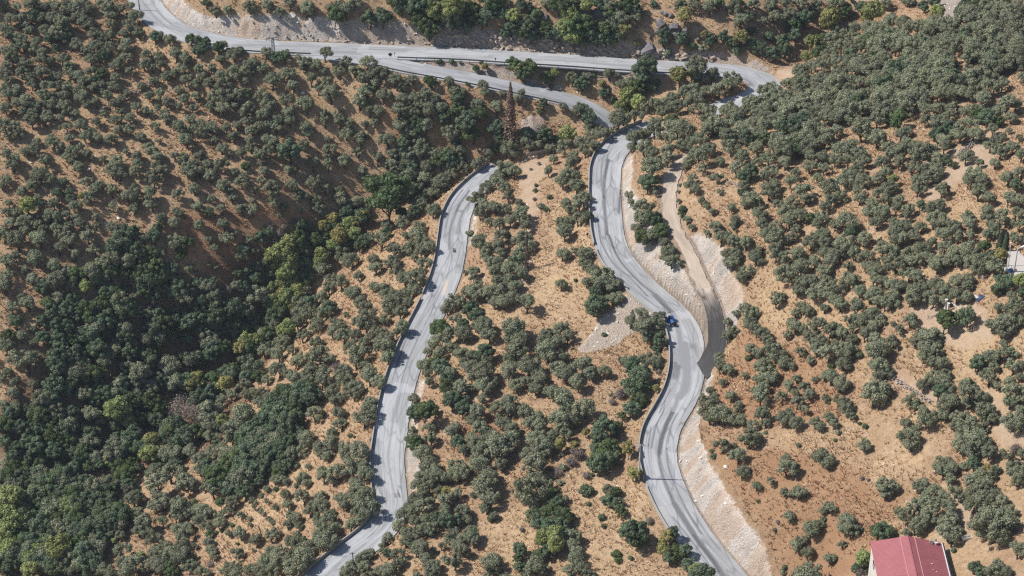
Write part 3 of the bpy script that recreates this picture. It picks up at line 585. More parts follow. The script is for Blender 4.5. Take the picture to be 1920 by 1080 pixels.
KIND = {
 'o': dict(name='olive_tree', cat='olive tree', hc=1.18, mats=[L_OLIVE], n=18, kw=dict(nl=20, nq=6800, flat=.72, size=.050, ragged=.34, lob=(.13,.31), core=.42, spread=.80), trunk=dict(r0=.10)),
 'g': dict(name='evergreen_oak', cat='evergreen tree', hc=1.05, mats=[L_OAK, L_OAK, L_BRIGHT, L_OAK], n=8, kw=dict(nl=30, nq=7000, flat=.86, size=.054, ragged=.16, lob=(.14,.30), spread=.80, core=.6), trunk=dict(r0=.08)),
 'l': dict(name='broadleaf_tree', cat='broadleaf tree', hc=1.6, mats=[L_BRIGHT, L_PALE, L_PALE], n=6, kw=dict(nl=28, nq=6000, flat=1.05, size=.072, ragged=.2, lob=(.2,.34), spread=.78), trunk=dict(r0=.06)),
 'y': dict(name='yellowing_tree', cat='yellowing tree', hc=1.5, mats=[L_YEL, L_YEL, L_PALE], n=4, kw=dict(nl=26, nq=4600, flat=1.0, size=.08, ragged=.22, lob=(.18,.32), spread=.76), trunk=dict(r0=.06)),
 'b': dict(name='bush', cat='bush', hc=.55, mats=[L_OAK, L_BRIGHT, L_OLIVE], n=5, kw=dict(nl=12, nq=1500, flat=.7, size=.13, ragged=.15, lob=(.3,.48), spread=.6), trunk=dict(r0=.07, spread=.3)),
 'r': dict(name='dry_shrub', cat='dry shrub', hc=.5, mats=[L_DRY], n=4, kw=dict(nl=14, nq=2200, flat=.7, size=.055, ragged=.3, lob=(.25,.45), spread=.6, fill=.5), trunk=dict(r0=.05, spread=.6, n=7, mat=M_DEADW)),
 'd': dict(name='bare_tree', cat='bare tree', hc=1.1, mats=[L_DRY], n=2, kw=dict(nl=16, nq=1500, flat=.9, size=.035, ragged=.3, lob=(.25,.45), spread=.7, fill=.6), trunk=dict(r0=.05, spread=.75, n=14, mat=M_DEADW)),
}
for kk, K in KIND.items():
    K['crowns'] = []
    for i in range(K['n']):
        rr = random.Random(i*31 + ord(kk)); kw = dict(K['kw']); kw['nl'] = max(8, int(kw['nl'] * rr.uniform(.55, 1.25))); q_ = rr.uniform(.85, 1.25); kw['lob'] = (kw['lob'][0]*q_, kw['lob'][1]*q_)
        kw['flat'] *= rr.uniform(.82, 1.18); kw['nq'] = int(kw['nq'] * (rr.uniform(.45, .6) if i % 5 == 4 else rr.uniform(.85, 1.05)))
        K['crowns'].append(crown_mesh(K['name'] + '_crown', K['mats'][i % len(K['mats'])], 100 + 17*i + ord(kk), asp=[1, .80, 1.15, .9][i % 4], **kw))
    K['trunks'] = [trunk_mesh(K['name'] + '_trunk', 300 + i + ord(kk), K['hc'], **K['trunk']) for i in range(K['n'])]

SURVEY = """
#0 0
4,5,13 15,7,14 30,4,16 30,14,14g 42,6,13 51,5,13 50,14,14 62,3,12 62,10,14 71,6,14 78,3,12 74,14,16 84,8,12 93,2,10 101,2,11 100,8,15 104,14,14 112,8,14 122,5,13 126,15,15 121,22,13 104,22,12 105,33,11 116,30,12 122,28,10
9,18,13 20,17,13 30,17,11 24,22,11 39,16,12 57,21,17 52,29,18 42,28,13 45,34,14g 61,30,12g 66,32,10g 79,18,15 83,24,13 88,31,14 95,34,12 94,42,12 104,43,11
4,25,12 10,28,11 8,33,11 28,28,11 17,35,14 22,43,13 34,38,12 32,46,13 40,50,13 37,57,14 52,46,10g 55,35,11 60,36,11 70,40,13 80,46,14 87,43,13 84,54,15 95,52,14g 100,50,10 47,57,11 58,55,13 64,62,11
120,40,12 116,45,14 117,53,13 112,57,11 107,62,13 122,65,11 130,30,12 145,34,16g 159,36,13 136,50,12 135,59,14 149,52,11 165,50,15 175,55,14 173,62,13 150,60,13 142,63,10
12,45,13 4,48,12 11,54,15 22,58,15 5,60,10 3,68,14 8,75,13 20,67,14 27,72,13 39,68,15 30,78,12 52,71,13 55,78,12 65,68,13 74,70,14 80,75,13 84,67,13 90,73,13g 97,67,11g 108,71,12 106,79,12 42,80,15 40,87,13 63,80,14 60,88,14 75,83,14 88,81,11 95,79,9 100,88,11 94,84,8
4,82,13 8,88,12 16,85,13 24,95,17 15,95,13 34,98,14 30,105,13 46,90,14 50,98,13 42,97,11 45,106,13 58,98,14 65,103,12 78,90,14 82,97,12 90,96,12 108,96,13 114,91,11 120,88,10 5,100,14 22,104,11
132,80,11 145,75,11 157,72,13 164,68,12 173,74,13 182,78,12 150,88,12 140,90,11 156,95,11 167,84,11 172,92,11 183,90,11 128,100,12 137,104,11 148,101,10 155,105,10 168,100,11 180,100,10 187,65,12 190,72,11 113,104,10 98,105,10 70,107,10
181,34,12g 186,37,13g 185,48,12g 190,45,12g
#384 0
1,40,11g 12,45,13g 18,41,11 27,50,14 15,54,11 39,41,10b 27,44,5b 57,48,13 65,53,13g 75,53,16g 88,54,10 95,58,14 105,60,11 47,58,13 40,62,13 55,62,13 6,63,12 15,70,14 5,77,14 28,64,12 28,70,11 38,67,12 45,66,10 39,75,10 17,79,18 29,88,17 38,87,12g 20,92,14 8,92,15 5,99,13 17,101,16 28,98,10 40,101,15 35,106,13 57,90,16 60,99,17 56,106,14 63,74,18 79,69,16 83,80,13 77,94,14 96,97,19 80,104,13 100,73,15 106,82,13 115,77,12 118,87,19 126,106,10 112,106,12 92,63,9
113,49,16 131,57,14 127,67,13 140,65,14 152,57,17 158,66,17 150,72,17 167,66,15 160,78,14 178,74,14 185,82,11 184,92,14 167,89,16 151,86,16 145,94,17 155,102,14 163,105,14 182,103,17 191,99,10 191,75,9 111,65,9
2,3,10g 10,10,12 22,9,11 42,5,13 43,10,10 58,4,13 70,10,12 95,7,17 101,14,9 80,1,14 117,6,9 121,15,17l 133,10,14 125,3,11 140,3,11 155,20,14g 167,19,15g 181,3,16g 184,8,14g
#768 0
7,7,18g 21,4,16g 7,16,16g 25,15,18l 12,23,14g 40,12,20l 40,20,16g 55,8,13g 60,17,14g 72,15,16g 76,4,16g 52,26,13g 68,22,12g 18,29,16g 92,2,7 84,8,6b 104,7,10g 112,8,8g 118,13,9b 90,14,11g 97,19,13l 96,27,13g 90,33,9g 104,32,11g 112,27,17g 114,36,14g 124,28,13g 130,33,12g 117,18,10g 129,5,9 140,5,18g 152,6,15g 148,19,14l 147,27,16l 140,35,14g 158,28,16l 155,38,14l 168,25,16l 165,40,11g 166,7,12l 177,4,14g 170,35,15g 182,29,14l 188,14,13g 190,24,12 184,38,14g 176,37,13g 188,8,12 190,41,8y
20,29,0 28,55,6b 40,55,5b 48,56,4b 67,57,5g 70,62,8y 62,65,8g 101,62,13l 98,54,9l 114,63,16l 107,70,15g 128,73,12g 136,68,10y 168,66,12 158,65,9b 152,74,13 162,78,16g 187,66,11 133,81,5b 181,79,9y 181,88,12g 190,95,8g
4,74,10 17,70,4b 20,78,12g 36,77,13 42,85,12 50,87,9 15,88,15 4,90,13 22,93,13 8,98,13 20,103,16 30,102,14 25,93,11 43,94,15g 48,102,16g 64,98,13 66,106,14g 82,101,13 4,106,13 55,78,6b 68,80,11 70,87,10 87,88,9 105,87,9 101,93,10 125,98,11g 122,105,9b 144,101,11 158,103,12 165,98,13g 165,104,13g 36,106,12g
#1152 0
2,9,12g 12,6,15g 20,10,13g 5,18,14 21,18,14 3,26,12g 10,30,12y 3,35,12g 21,40,6y 37,4,7b 62,4,11 76,4,12 90,8,13 65,16,15y 60,8,8 98,4,10g 115,3,12g 115,10,13 119,19,14 126,15,11g 117,24,9 130,4,12 148,3,13 145,8,12 160,3,12 150,17,15 164,16,14 140,20,8 178,20,16g 168,26,12g 185,10,8g 175,4,14 190,5,12 172,3,10
47,32,12g 47,40,10g 62,38,14b 72,44,11b 85,34,10y 90,40,13g 102,35,12g 110,40,13b 120,36,12y 128,42,13b 115,48,11b 138,46,13g 157,40,13g 160,50,14g 150,52,14g 145,35,10b 130,30,10b 170,35,14g 185,40,13l 190,50,13l 180,54,11l 82,46,9b 50,50,9b
20,64,10 30,64,20g 28,74,16g 8,78,10 3,67,7 15,76,9 76,63,17 61,73,17y 73,70,13y 91,71,13 77,72,12 111,77,16 98,85,16 104,80,13 85,75,9 84,85,12 74,84,14 65,88,13 78,92,14 55,92,12 12,92,18l 22,97,15l 5,98,12l 20,85,16g 35,82,11b 40,78,6b 28,101,13 10,104,11g 38,100,14 48,98,13 58,100,14 70,98,14 82,103,15 92,104,13 100,100,13 110,104,14 45,106,12 122,105,12
185,62,13 175,68,15 165,78,14 178,82,15 190,75,13 150,88,17 160,93,15 140,95,15 130,98,13 172,93,16 185,92,16 150,102,14 165,103,15 178,103,14 190,104,13 135,106,12 189,85,12
#1536 0
10,14,17g 22,14,12g 11,22,22y 15,4,14 25,8,12g 40,10,14g 50,14,17l 45,20,12y 62,4,12 66,22,17 60,25,12 85,3,12b 98,8,11g 108,3,12g 111,11,13y 138,5,13g 148,5,14g 158,4,12g 170,2,14 80,20,9g 30,0,5g 133,10,12g
4,38,12g 3,46,10g 22,33,13 32,29,13 12,38,14 45,28,15 55,32,14 62,32,12 47,38,14 40,43,14 32,38,14 20,46,14 30,48,13 10,50,14 48,48,13 63,38,15 78,42,17 88,42,13 82,50,14 72,47,12 55,50,13 82,30,15 92,26,14 78,33,12 98,32,14 106,25,14 112,20,13 118,30,14 105,30,12 120,22,12 95,36,12 104,40,13 98,46,12 112,38,12 120,42,13 125,34,13 137,15,14 130,23,14 142,22,14 150,15,13 160,12,14 155,20,14 170,8,13 165,16,14 178,10,14 175,18,14 186,6,13 185,15,12 160,25,13 148,28,14 138,30,13 150,35,13 135,38,14 142,43,13 170,26,12 182,25,13 190,22,10 165,33,14 172,38,13 163,45,16 158,50,12 148,48,13 140,55,12 141,64,8 188,32,12 185,42,14 175,50,15 180,45,12 190,52,12 183,62,9g 175,62,10 166,66,14
5,62,14 15,58,14 28,60,14 38,60,12 20,68,14 5,74,14 10,80,14 30,76,15 40,78,12 22,76,12 35,66,13 12,87,13 5,84,12 22,90,14 52,60,15 60,56,13 68,66,14 78,62,14 90,60,14 85,68,13 75,75,14 62,72,14 52,80,16 58,88,16 68,82,13 45,88,12 38,92,14 30,98,14 20,102,14 8,96,13 5,104,12 42,102,14 50,100,12 105,55,13 115,58,14 108,66,14 120,66,13 98,72,14 92,78,12 104,78,12g 112,75,13 120,80,14 122,88,16 112,90,14 134,88,14 128,74,12 140,76,11 150,70,15 160,75,14 162,84,17 172,80,13 150,85,14 154,93,16 142,90,12 95,90,12 84,88,13 75,90,13 70,98,13 80,103,14 60,103,12 97,98,12 100,104,16 112,102,13 124,102,13 88,96,12 140,104,14 150,104,13 176,100,20 168,106,12 185,98,12 190,74,9 75,108,9g 190,64,7
#0 216
4,8,14 14,10,15 30,5,16 42,4,13 55,3,10 8,18,11 18,17,12 6,35,12 48,20,10 62,10,13 75,9,14 83,14,10 90,5,10 80,20,13 92,21,12 65,22,11 50,24,14 56,30,11 104,23,13 110,3,13 122,3,12 112,14,12 121,14,13 131,20,11 66,33,14 75,30,10 32,31,16 22,33,11 35,24,9 12,45,16 14,40,13 42,41,15 82,35,12 84,39,9 68,41,13 62,38,11 74,49,15 97,41,9 108,43,16 105,51,17 112,54,14 128,37,12 138,29,11 141,33,15 148,38,13 130,45,11 127,53,13 118,34,7 145,9,11 155,3,12 168,9,14 178,4,12 170,14,11 188,7,11 190,15,14 182,12,11 175,22,17 150,24,6 172,40,15 163,38,11 175,49,18 182,45,12 188,38,12 187,52,12 152,51,16 145,48,12 144,60,15 152,58,10
38,54,19 46,60,15 32,62,14 5,60,12 2,66,9 22,71,15 54,73,12g 64,71,9g 60,63,11g 30,66,12 8,82,11 14,90,11 35,77,10 26,85,20y 38,85,10g 50,83,13 46,93,18 55,98,12 70,85,14 77,76,9y 65,78,10g 83,62,14 90,70,14 84,76,13 105,70,14 93,66,13 120,76,17 128,72,13 141,72,16 106,85,12 127,86,12 126,88,10 143,84,12 139,80,12 165,89,11 150,96,12 163,98,14 166,73,14 182,68,14 181,58,10 186,84,12 187,102,12 106,104,13 117,107,10g 90,95,9 90,103,10 72,95,12 75,102,12 62,93,11 62,103,12 30,95,16 20,98,16 10,100,13 35,102,14 5,90,9 82,105,12 52,106,12 4,107,12 40,107,10 148,106,12g 24,106,12
#384 216
4,9,13 8,12,13 20,12,12 30,9,11 38,4,13 44,14,14 50,10,14 58,8,11 67,10,13 70,4,13 80,5,13 95,10,17 97,16,13 113,5,14 127,5,15 135,6,11 27,20,12 7,23,11 15,30,13 42,24,12 43,30,12 34,34,13 58,22,13 65,25,14 60,33,14 52,37,13 22,34,9 80,33,26g 93,27,14 115,22,8 115,32,15 116,38,12 133,17,13 146,21,16 144,33,12 132,42,16 150,8,9 158,6,11 172,22,16 184,8,17 190,14,12 177,36,11 162,39,15 188,38,13 175,48,16 186,44,11 115,46,14 102,45,15 78,51,10 84,51,10 101,62,17 82,63,11 84,67,10 55,52,12 53,46,10 38,48,9g 15,46,17 3,45,11 5,56,15 2,53,10 28,53,10 36,56,11 34,62,14 18,65,14 22,70,12 47,70,9 60,66,17 69,69,11 52,60,9 26,77,12 34,88,13 15,88,11 45,88,12 6,78,9 5,90,11g 17,101,13 62,80,6 66,83,11 45,80,7 76,85,10 90,88,9 87,78,9 95,75,9 70,94,7 88,72,8 107,79,12 108,87,14 125,70,11 113,69,12 103,81,9 147,50,12 148,58,9 160,62,12 155,65,12 128,78,16 142,80,16 133,86,14d 188,57,12 180,66,14 170,62,13 170,80,40l 185,92,12g 188,75,12g 185,100,13 170,103,12 120,95,16y 135,100,16y 148,95,14y 110,105,14y 125,105,14y 140,105,12y 90,103,12g 98,104,12g 75,106,10r 84,101,9r 62,105,9r
#768 216
5,5,14g 15,10,15 30,5,14g 2,16,12 55,7,26g 60,18,18g 38,16,16 10,25,16 12,34,16 22,37,14 18,46,14 24,43,12 40,45,15g 48,42,13g 36,38,11r 81,14,18g 83,22,14g 15,58,16 10,66,14 30,62,20 38,56,14 24,72,15 3,60,10g 10,84,18 22,90,15 5,92,14g 17,76,12g 12,80,10g 10,105,14 24,86,10 53,50,12 62,47,11 67,44,11 50,61,6b 73,37,12 80,34,9g 90,32,17 97,35,13 84,45,17 98,54,14 86,53,14 75,58,15 84,62,14 89,67,11 70,66,13 62,78,17 56,76,10g 70,85,15 81,85,15 66,92,13 93,76,12 91,88,12 102,82,8 104,94,20 108,104,15 95,100,12 84,102,13 73,100,9 110,16,13g 125,20,17g 148,18,18l 138,24,13g 115,28,13 108,25,12 122,28,12 133,30,12 145,30,14 160,25,17 172,20,16 165,33,15 153,38,15 135,41,10 130,53,11 150,46,13 148,56,16 144,62,15 157,66,16 155,56,12 160,83,17 147,83,14 150,88,12 158,96,16 168,94,10g 143,102,14 150,98,11 163,76,12 119,66,4b 118,71,6b 131,77,6b 123,86,7b 128,88,7b 184,18,14 190,14,9 175,28,11 168,10,12 170,3,16g 177,12,11 122,46,5r 117,79,5r 114,51,4r
#1152 216
12,8,22 22,12,13 30,6,14 18,23,17 14,29,10 38,14,17 46,6,14g 50,23,17 28,32,15 36,36,14 35,49,22 32,43,14 31,65,20g 28,60,13 38,43,12 50,34,13 52,42,15 62,10,14 70,16,14 63,28,12 72,28,13 80,25,15 66,42,12 80,40,18 83,50,12 90,5,17 100,12,13 105,22,15 88,16,12 88,32,13 100,43,11 110,30,16 120,40,14 115,50,18 127,54,16g 122,58,14g 124,14,18 130,7,14 140,12,15 137,20,14 150,4,14 160,9,14 170,5,14 180,6,15 188,12,12 125,24,11 140,24,11g 135,32,13 150,32,14 145,42,14 160,36,20 166,24,14 173,33,12 160,45,14 182,22,12 188,28,13 185,40,14 183,47,15 136,43,10 148,52,14 140,57,12 165,62,14 170,55,12 190,58,11 145,70,18 130,80,18 120,67,11 119,73,8g 125,78,14 155,84,14 165,80,14 178,70,18 180,78,13 158,90,15 135,93,15 138,102,14 122,83,9 150,65,14 165,100,16 176,94,14 184,98,11g 190,103,12 150,75,11 96,59,11 90,58,6 99,72,7 82,81,9 86,85,6 92,90,8 110,86,10 113,98,10 112,103,10 72,60,10 71,67,13 76,70,10 13,74,9 15,81,9 38,73,6 27,86,20 25,97,17 38,98,18g 20,106,12 45,105,12g 60,82,5 64,88,9g 68,98,9 73,105,7 95,106,14 62,93,8g 171,107,12 150,106,13 66,48,12 56,66,3b 55,71,3b
#1536 216
5,3,12 18,4,16 35,6,16 17,15,11 2,15,12 10,22,11 5,25,14 40,15,22 55,6,15 65,3,12g 75,3,16l 70,10,10l 80,15,13 77,20,11 82,25,10 55,22,18 65,32,14 100,4,12 112,8,17 120,2,11 140,10,18 132,18,16 145,18,15 112,20,16g 122,14,15g 108,20,10g 118,24,14 158,4,18g 150,2,14g 170,6,10g 180,3,11 163,14,12 172,20,7 188,22,8 178,15,6 166,25,13 170,34,14 160,30,10 182,30,13 190,38,12 165,45,12 138,40,12 142,37,9 150,45,9 145,55,20 152,62,14 140,62,15 150,72,17 160,78,14 158,88,14 178,58,16 188,52,12 186,66,15g 178,78,16 190,80,14 170,95,18 160,98,14 185,92,15 188,102,14 165,105,14 20,33,18 30,28,13 38,35,13 42,44,13 27,43,15 35,50,14 15,42,14 4,40,12 5,50,14 25,58,18 40,60,14 46,62,12 10,68,18 18,76,12 12,80,13 37,70,15 38,78,12 5,86,13 3,95,13 25,100,22 15,102,14 35,104,11 60,45,16 68,38,14 62,55,14 55,60,12 80,35,16 75,45,14 90,32,14 95,40,18 88,50,16 105,35,14 112,40,13 98,52,14 108,48,12 118,30,13 120,42,11g 127,46,7g 69,61,10y 110,52,16 100,60,14 92,62,14 92,70,14 115,70,15 107,58,10 65,68,16 55,74,15 72,67,10 75,79,11 62,80,12 50,82,14 48,90,15 60,90,15 72,88,14 85,88,14 82,95,12 55,100,14 70,102,14 80,103,14 105,88,15 112,85,14 108,98,18 95,85,10g 118,100,13 128,103,14 140,95,13 142,103,14 96,104,12
#0 432
4,6,13 17,10,20 38,8,19 57,4,14 65,9,15 55,17,14 82,5,15 71,23,12 88,18,13 33,26,17 5,28,17 50,32,14 15,25,10 23,37,11 30,46,15 6,42,13 4,52,18 12,72,15 27,68,16 20,64,9 12,80,8 15,87,14g 8,98,14g 20,100,12 6,104,14 30,105,10 32,93,9b
112,6,20g 125,3,14g 145,5,17g 105,17,17g 120,15,16g 128,22,18g 140,22,15g 135,8,11 165,12,16 175,12,14g 168,24,12g 153,22,8 108,28,18 120,30,17 95,32,17 100,40,16 85,38,18 72,42,16g 62,38,14 52,48,22 65,50,14 40,55,16g 80,53,13l 90,48,14g 115,42,16g 130,40,15g 145,32,15l 150,45,19g 158,42,14g 142,48,15 135,58,16g 107,60,16g 125,61,13 118,55,10g 92,72,16g 102,74,13g 80,72,15g 67,65,16g 55,62,16 45,68,15l 48,78,17g 60,76,18g 70,80,16g 82,83,14l 90,92,20 104,85,12 97,83,10 113,76,9l 42,88,15g 52,90,17g 62,90,17g 40,100,15g 53,102,17g 65,102,15g 76,98,15g 86,104,16g 98,98,15g 118,92,17 128,76,10 138,78,12 133,72,8r 145,62,14g 148,56,14g 158,55,13r 168,60,10 150,80,13l 140,86,15g 152,90,16l 163,76,9 174,79,10 170,92,11l 145,97,16g 136,102,14 150,104,14g 123,105,11 110,106,10 178,58,12g 186,50,12g 180,85,14g 160,100,14g 175,102,14g 188,95,14g 188,68,14g 177,35,9 183,41,8r 170,42,6 140,72,11r 178,70,13g 163,87,11g
#384 432
4,8,9 20,8,14 28,3,9 10,16,11 42,9,10 37,17,12 46,20,9 36,25,13 4,32,5 10,35,6 32,40,10g 40,38,9g 50,35,12g 54,8,14g 60,3,13g 68,4,13r 75,8,13r 88,6,18g 102,10,16g 85,16,14g 92,20,15 68,12,14r 126,8,20y 120,14,14y 140,4,15y 115,5,12g 112,12,12g 145,15,14g 130,20,15 138,28,16 153,10,14g 165,10,20 168,4,14g 178,20,14 188,5,9 190,17,14 70,22,20l 78,30,18l 75,40,17l 72,50,14y 68,58,12y 85,28,14g 95,29,12 88,38,16g 98,36,13g 92,46,15g 84,50,15l 80,58,15g 75,65,16g 65,70,15l 64,80,15g 72,76,16g 85,64,13g 110,27,16l 104,34,10l 113,34,15 100,43,10 95,50,10l 128,48,16 120,45,12 116,54,14 95,58,14 94,66,14 110,62,12 145,42,11 160,35,15 158,28,12 175,30,17 180,38,14 188,45,16 140,60,16 135,57,12 148,66,12 152,73,13 143,68,10 158,53,10 168,55,16 175,60,16 178,68,20 183,78,14 172,72,14 188,60,16 185,90,14 118,74,17g 88,77,14 96,80,17 106,88,17 110,80,12 102,92,10 122,86,13 120,94,15 128,90,12 130,100,16 140,98,12 152,88,20 145,85,13 160,96,14 168,98,15 170,103,17 132,79,7 168,84,12 180,95,11 190,68,10 66,90,14 77,95,14 75,103,14 92,98,15 60,85,12g 55,98,14 50,92,8l 48,102,14l 52,106,12 38,104,15l 30,105,10y 28,88,16g 22,93,14g 35,90,12g 12,98,12g 28,98,12g 5,88,14g 10,90,13g 5,105,12g 18,104,12g 10,60,16 5,55,12 12,68,16 4,68,10l 28,50,10 35,52,13g 40,57,14r 22,56,10r 32,68,9r 7,48,10g 48,46,14g 45,62,12g 55,55,14g 58,30,14g 62,40,12g 58,70,12g 40,75,12g 30,78,12g 20,80,14g 48,84,13g 42,92,11g 104,106,14 70,106,14 150,106,12 155,101,10
#768 432
8,4,16 2,12,10 15,12,15 20,16,12 12,20,14 12,30,15 5,25,8 8,45,20 3,55,14 10,38,12 66,10,18 57,3,8b 72,15,10 86,6,14 92,6,9g 106,8,18 112,14,14 84,15,13 86,20,11 70,22,12 73,27,10 82,30,16 100,30,17g 93,36,18 104,40,15 80,38,13 92,48,16 98,52,14 82,47,14 104,20,13 60,38,12 60,44,9 52,40,6 63,50,10 60,58,18 53,57,12 70,60,15 76,56,15 85,55,14 88,67,16 95,63,13 80,68,13 110,67,21 40,70,17 48,66,12 55,76,17g 63,80,16g 60,72,14g 45,82,14 35,74,12 28,92,20g 38,98,18 50,98,16 50,88,12g 70,88,20 75,98,16 68,95,12 62,90,12 97,92,26 105,102,18 96,102,16 142,93,16 148,100,15 130,98,14 125,104,16 138,103,14 146,2,18 143,22,14 164,22,18 155,19,8 163,31,13 142,51,12 155,47,3b 172,39,14 182,45,22 190,52,16 166,48,12 173,70,25g 176,58,15g 190,64,12 28,104,18 11,106,10 182,98,5b
#1152 432
28,5,17g 38,3,16 45,3,15g 36,11,11r 46,12,15 50,20,16 54,28,15 48,25,11 30,92,22 40,82,14 25,80,17 15,85,14 32,99,14 42,88,12 43,103,16g 2,50,12 3,62,12 100,8,15 112,10,15 87,2,9 107,6,12 124,12,14 105,22,13 114,22,11 112,30,14 106,30,10 126,38,13 120,43,13 117,44,8 116,24,10 133,26,15 128,24,9 138,30,9 136,20,10 152,10,20 142,4,14 152,22,16 168,5,12 185,10,15 172,22,17 160,28,12 158,38,18 175,35,18 165,42,12 180,48,16 172,56,14 187,57,16 188,30,14 185,45,12 172,48,12 152,66,15 157,62,9 150,60,7 122,73,13 115,77,8 130,80,17 128,88,14 134,93,13 126,84,12 105,87,10 110,95,14 106,100,13 140,98,15 144,103,13 162,99,10 175,72,12 180,75,13 170,78,9 170,90,15 180,95,16 166,86,10 185,100,14 188,85,9 190,105,12
#1536 432
5,5,15 5,12,14 22,12,20 20,20,14 42,8,15 30,2,12g 5,22,14 10,30,14 12,22,12 5,36,16 33,22,14 44,25,17 57,10,7g 60,17,17 72,10,14 68,20,16 78,8,14 72,3,17 88,5,14 73,30,20 62,30,14 50,35,13 50,40,12 28,33,11 45,33,14 56,35,14 83,22,14 88,28,14 82,28,12 95,18,17 100,25,17 108,28,17 112,33,16 118,16,18 125,22,17 105,12,12 118,4,15 130,5,16 142,5,12 118,28,14 128,28,14 140,18,18 138,25,14 145,30,18 155,15,15l 155,28,17 165,34,18 152,36,14 162,25,12g 170,23,13y 148,28,14 158,4,12 168,4,10 190,8,13 182,6,12 172,36,12 85,40,17 93,42,14 52,46,14 60,48,14 32,48,14 27,45,14 20,52,15 5,46,12 8,55,16 38,57,13 52,58,17 48,62,13 68,52,17 78,52,12 70,58,14 88,60,20 95,52,14 85,65,14 97,55,12 108,52,16 118,55,15 107,65,16 130,48,14 130,60,16 140,52,12 140,46,12 118,65,12 136,45,11 138,60,12 140,63,10 62,68,16 68,68,14 70,62,13 55,66,13 15,65,14 20,70,15 35,73,20 10,60,12 5,73,10 50,78,15 58,82,12 45,86,14 38,84,14 30,84,13 52,90,14 45,78,12 32,92,11 3,87,11 15,92,17 22,97,14 10,95,12 2,104,12 30,102,12 43,98,15 52,102,16 15,107,12 86,84,15 69,87,6 76,93,10 68,104,13 118,82,24l 140,82,20g 132,80,12g 105,99,22 92,98,8 110,106,12 90,105,12 175,50,20g 168,55,12g 188,48,15l 180,62,12 168,72,12 178,75,20 175,88,22 162,88,14 172,98,14 185,70,14 190,60,12g 186,85,12 172,106,10 180,92,12
#0 648
5,2,14 25,14,26 14,12,13 32,10,14 43,12,5b 50,15,8b 7,25,10 2,29,9 12,35,10 12,44,11 30,36,10 39,26,4b 3,56,11 15,57,11 25,59,9g
56,5,19g 72,4,14g 85,5,16g 68,15,16 80,17,16g 100,10,18 108,3,14 120,8,18g 92,25,14g 122,20,17 135,10,15g 140,5,13g 64,25,13 70,30,16g 55,25,8r 50,38,16g 62,42,16g 48,48,16g 78,45,16 68,36,16g 92,38,14g 100,45,20g 115,45,16g 90,52,14g 105,55,12g 115,33,14g 128,32,14 140,38,14 127,46,12 146,41,8 156,32,13g 162,38,15g 165,25,10 162,16,8 185,15,11l 170,10,8l 156,15,10g 178,8,10g 150,5,10g 182,33,20y 176,38,14y 40,52,17g 52,58,15 45,56,12g 110,60,26y 120,70,16y 125,75,12y 130,58,9r 128,68,16g 140,66,12g 147,62,11l 145,70,11l 153,56,10l 170,62,30d 182,65,22d 138,54,8l 130,50,14g
38,65,20g 30,62,13g 55,65,16g 48,72,15g 10,65,16g 5,75,18g 18,78,18g 28,82,16g 38,78,16g 72,65,13g 85,65,18 78,76,9 95,72,12 108,76,14g 92,78,8l 5,90,16g 14,97,14g 25,92,16g 35,95,22g 48,85,20g 60,80,18g 62,90,16g 52,100,20g 66,100,14g 85,92,20 78,98,18g 90,104,14 100,90,12g 110,92,16 120,90,18 115,100,16g 128,95,16l 142,90,19y 140,100,20y 155,88,16g 160,80,16l 175,86,20 188,78,12 165,102,18 180,98,16 188,105,14 102,102,12y 126,80,7 100,106,12y 12,105,14g 28,106,12g 150,104,14g 168,94,14g 38,106,14g 75,106,14g 110,106,14 105,66,14g
#384 648
3,10,16g 10,3,14g 8,30,16l 5,42,16g 5,52,14g 25,3,12g 33,5,14y 18,25,15g 20,36,17y 44,22,20g 38,30,14g 50,30,12g 55,4,15 70,8,16 82,4,11 36,12,12 42,9,12 90,12,15 85,16,13 107,8,22 118,12,14 70,22,16 58,32,12 53,27,9 100,22,17 95,27,14 84,30,16 78,26,10 98,33,12 125,22,12r 112,27,22 110,35,16 130,25,17 135,32,15 140,5,16 142,12,22 150,20,12 168,4,22 172,11,14 153,22,14 155,30,18 165,33,14 142,40,20 120,45,16 122,52,12 140,47,12 133,40,12 72,41,14 37,37,12 45,44,10 25,46,13 15,50,14 38,47,12 54,45,13 50,50,10 60,48,12 92,42,21g 100,49,14g 80,50,18g 85,60,18g 72,60,20g 70,52,14g 55,55,18 60,68,22g 65,80,22g 75,72,18g 85,70,16g 35,65,24 30,75,22 25,85,20 38,82,20 40,92,16g 50,92,18 48,84,14g 58,88,18g 68,88,16g 78,82,16g 82,90,14g 88,80,12g 75,96,18g 62,98,16g 95,85,17 90,97,12 82,101,14 12,60,14 8,68,14 3,75,16 12,75,14g 5,85,14 12,92,12g 18,98,16 25,103,16 35,100,16g 48,102,16 60,105,14 5,100,14 72,105,14g 5,62,10g 18,72,14l 103,62,17 126,64,17 128,72,14 155,52,13 158,60,12 152,58,13 150,68,20 152,58,12 108,98,18 118,92,16 120,82,12 130,97,14 133,105,12 147,100,21 115,103,12 158,88,4b 137,85,5b 130,48,10 140,86,3b
#768 648
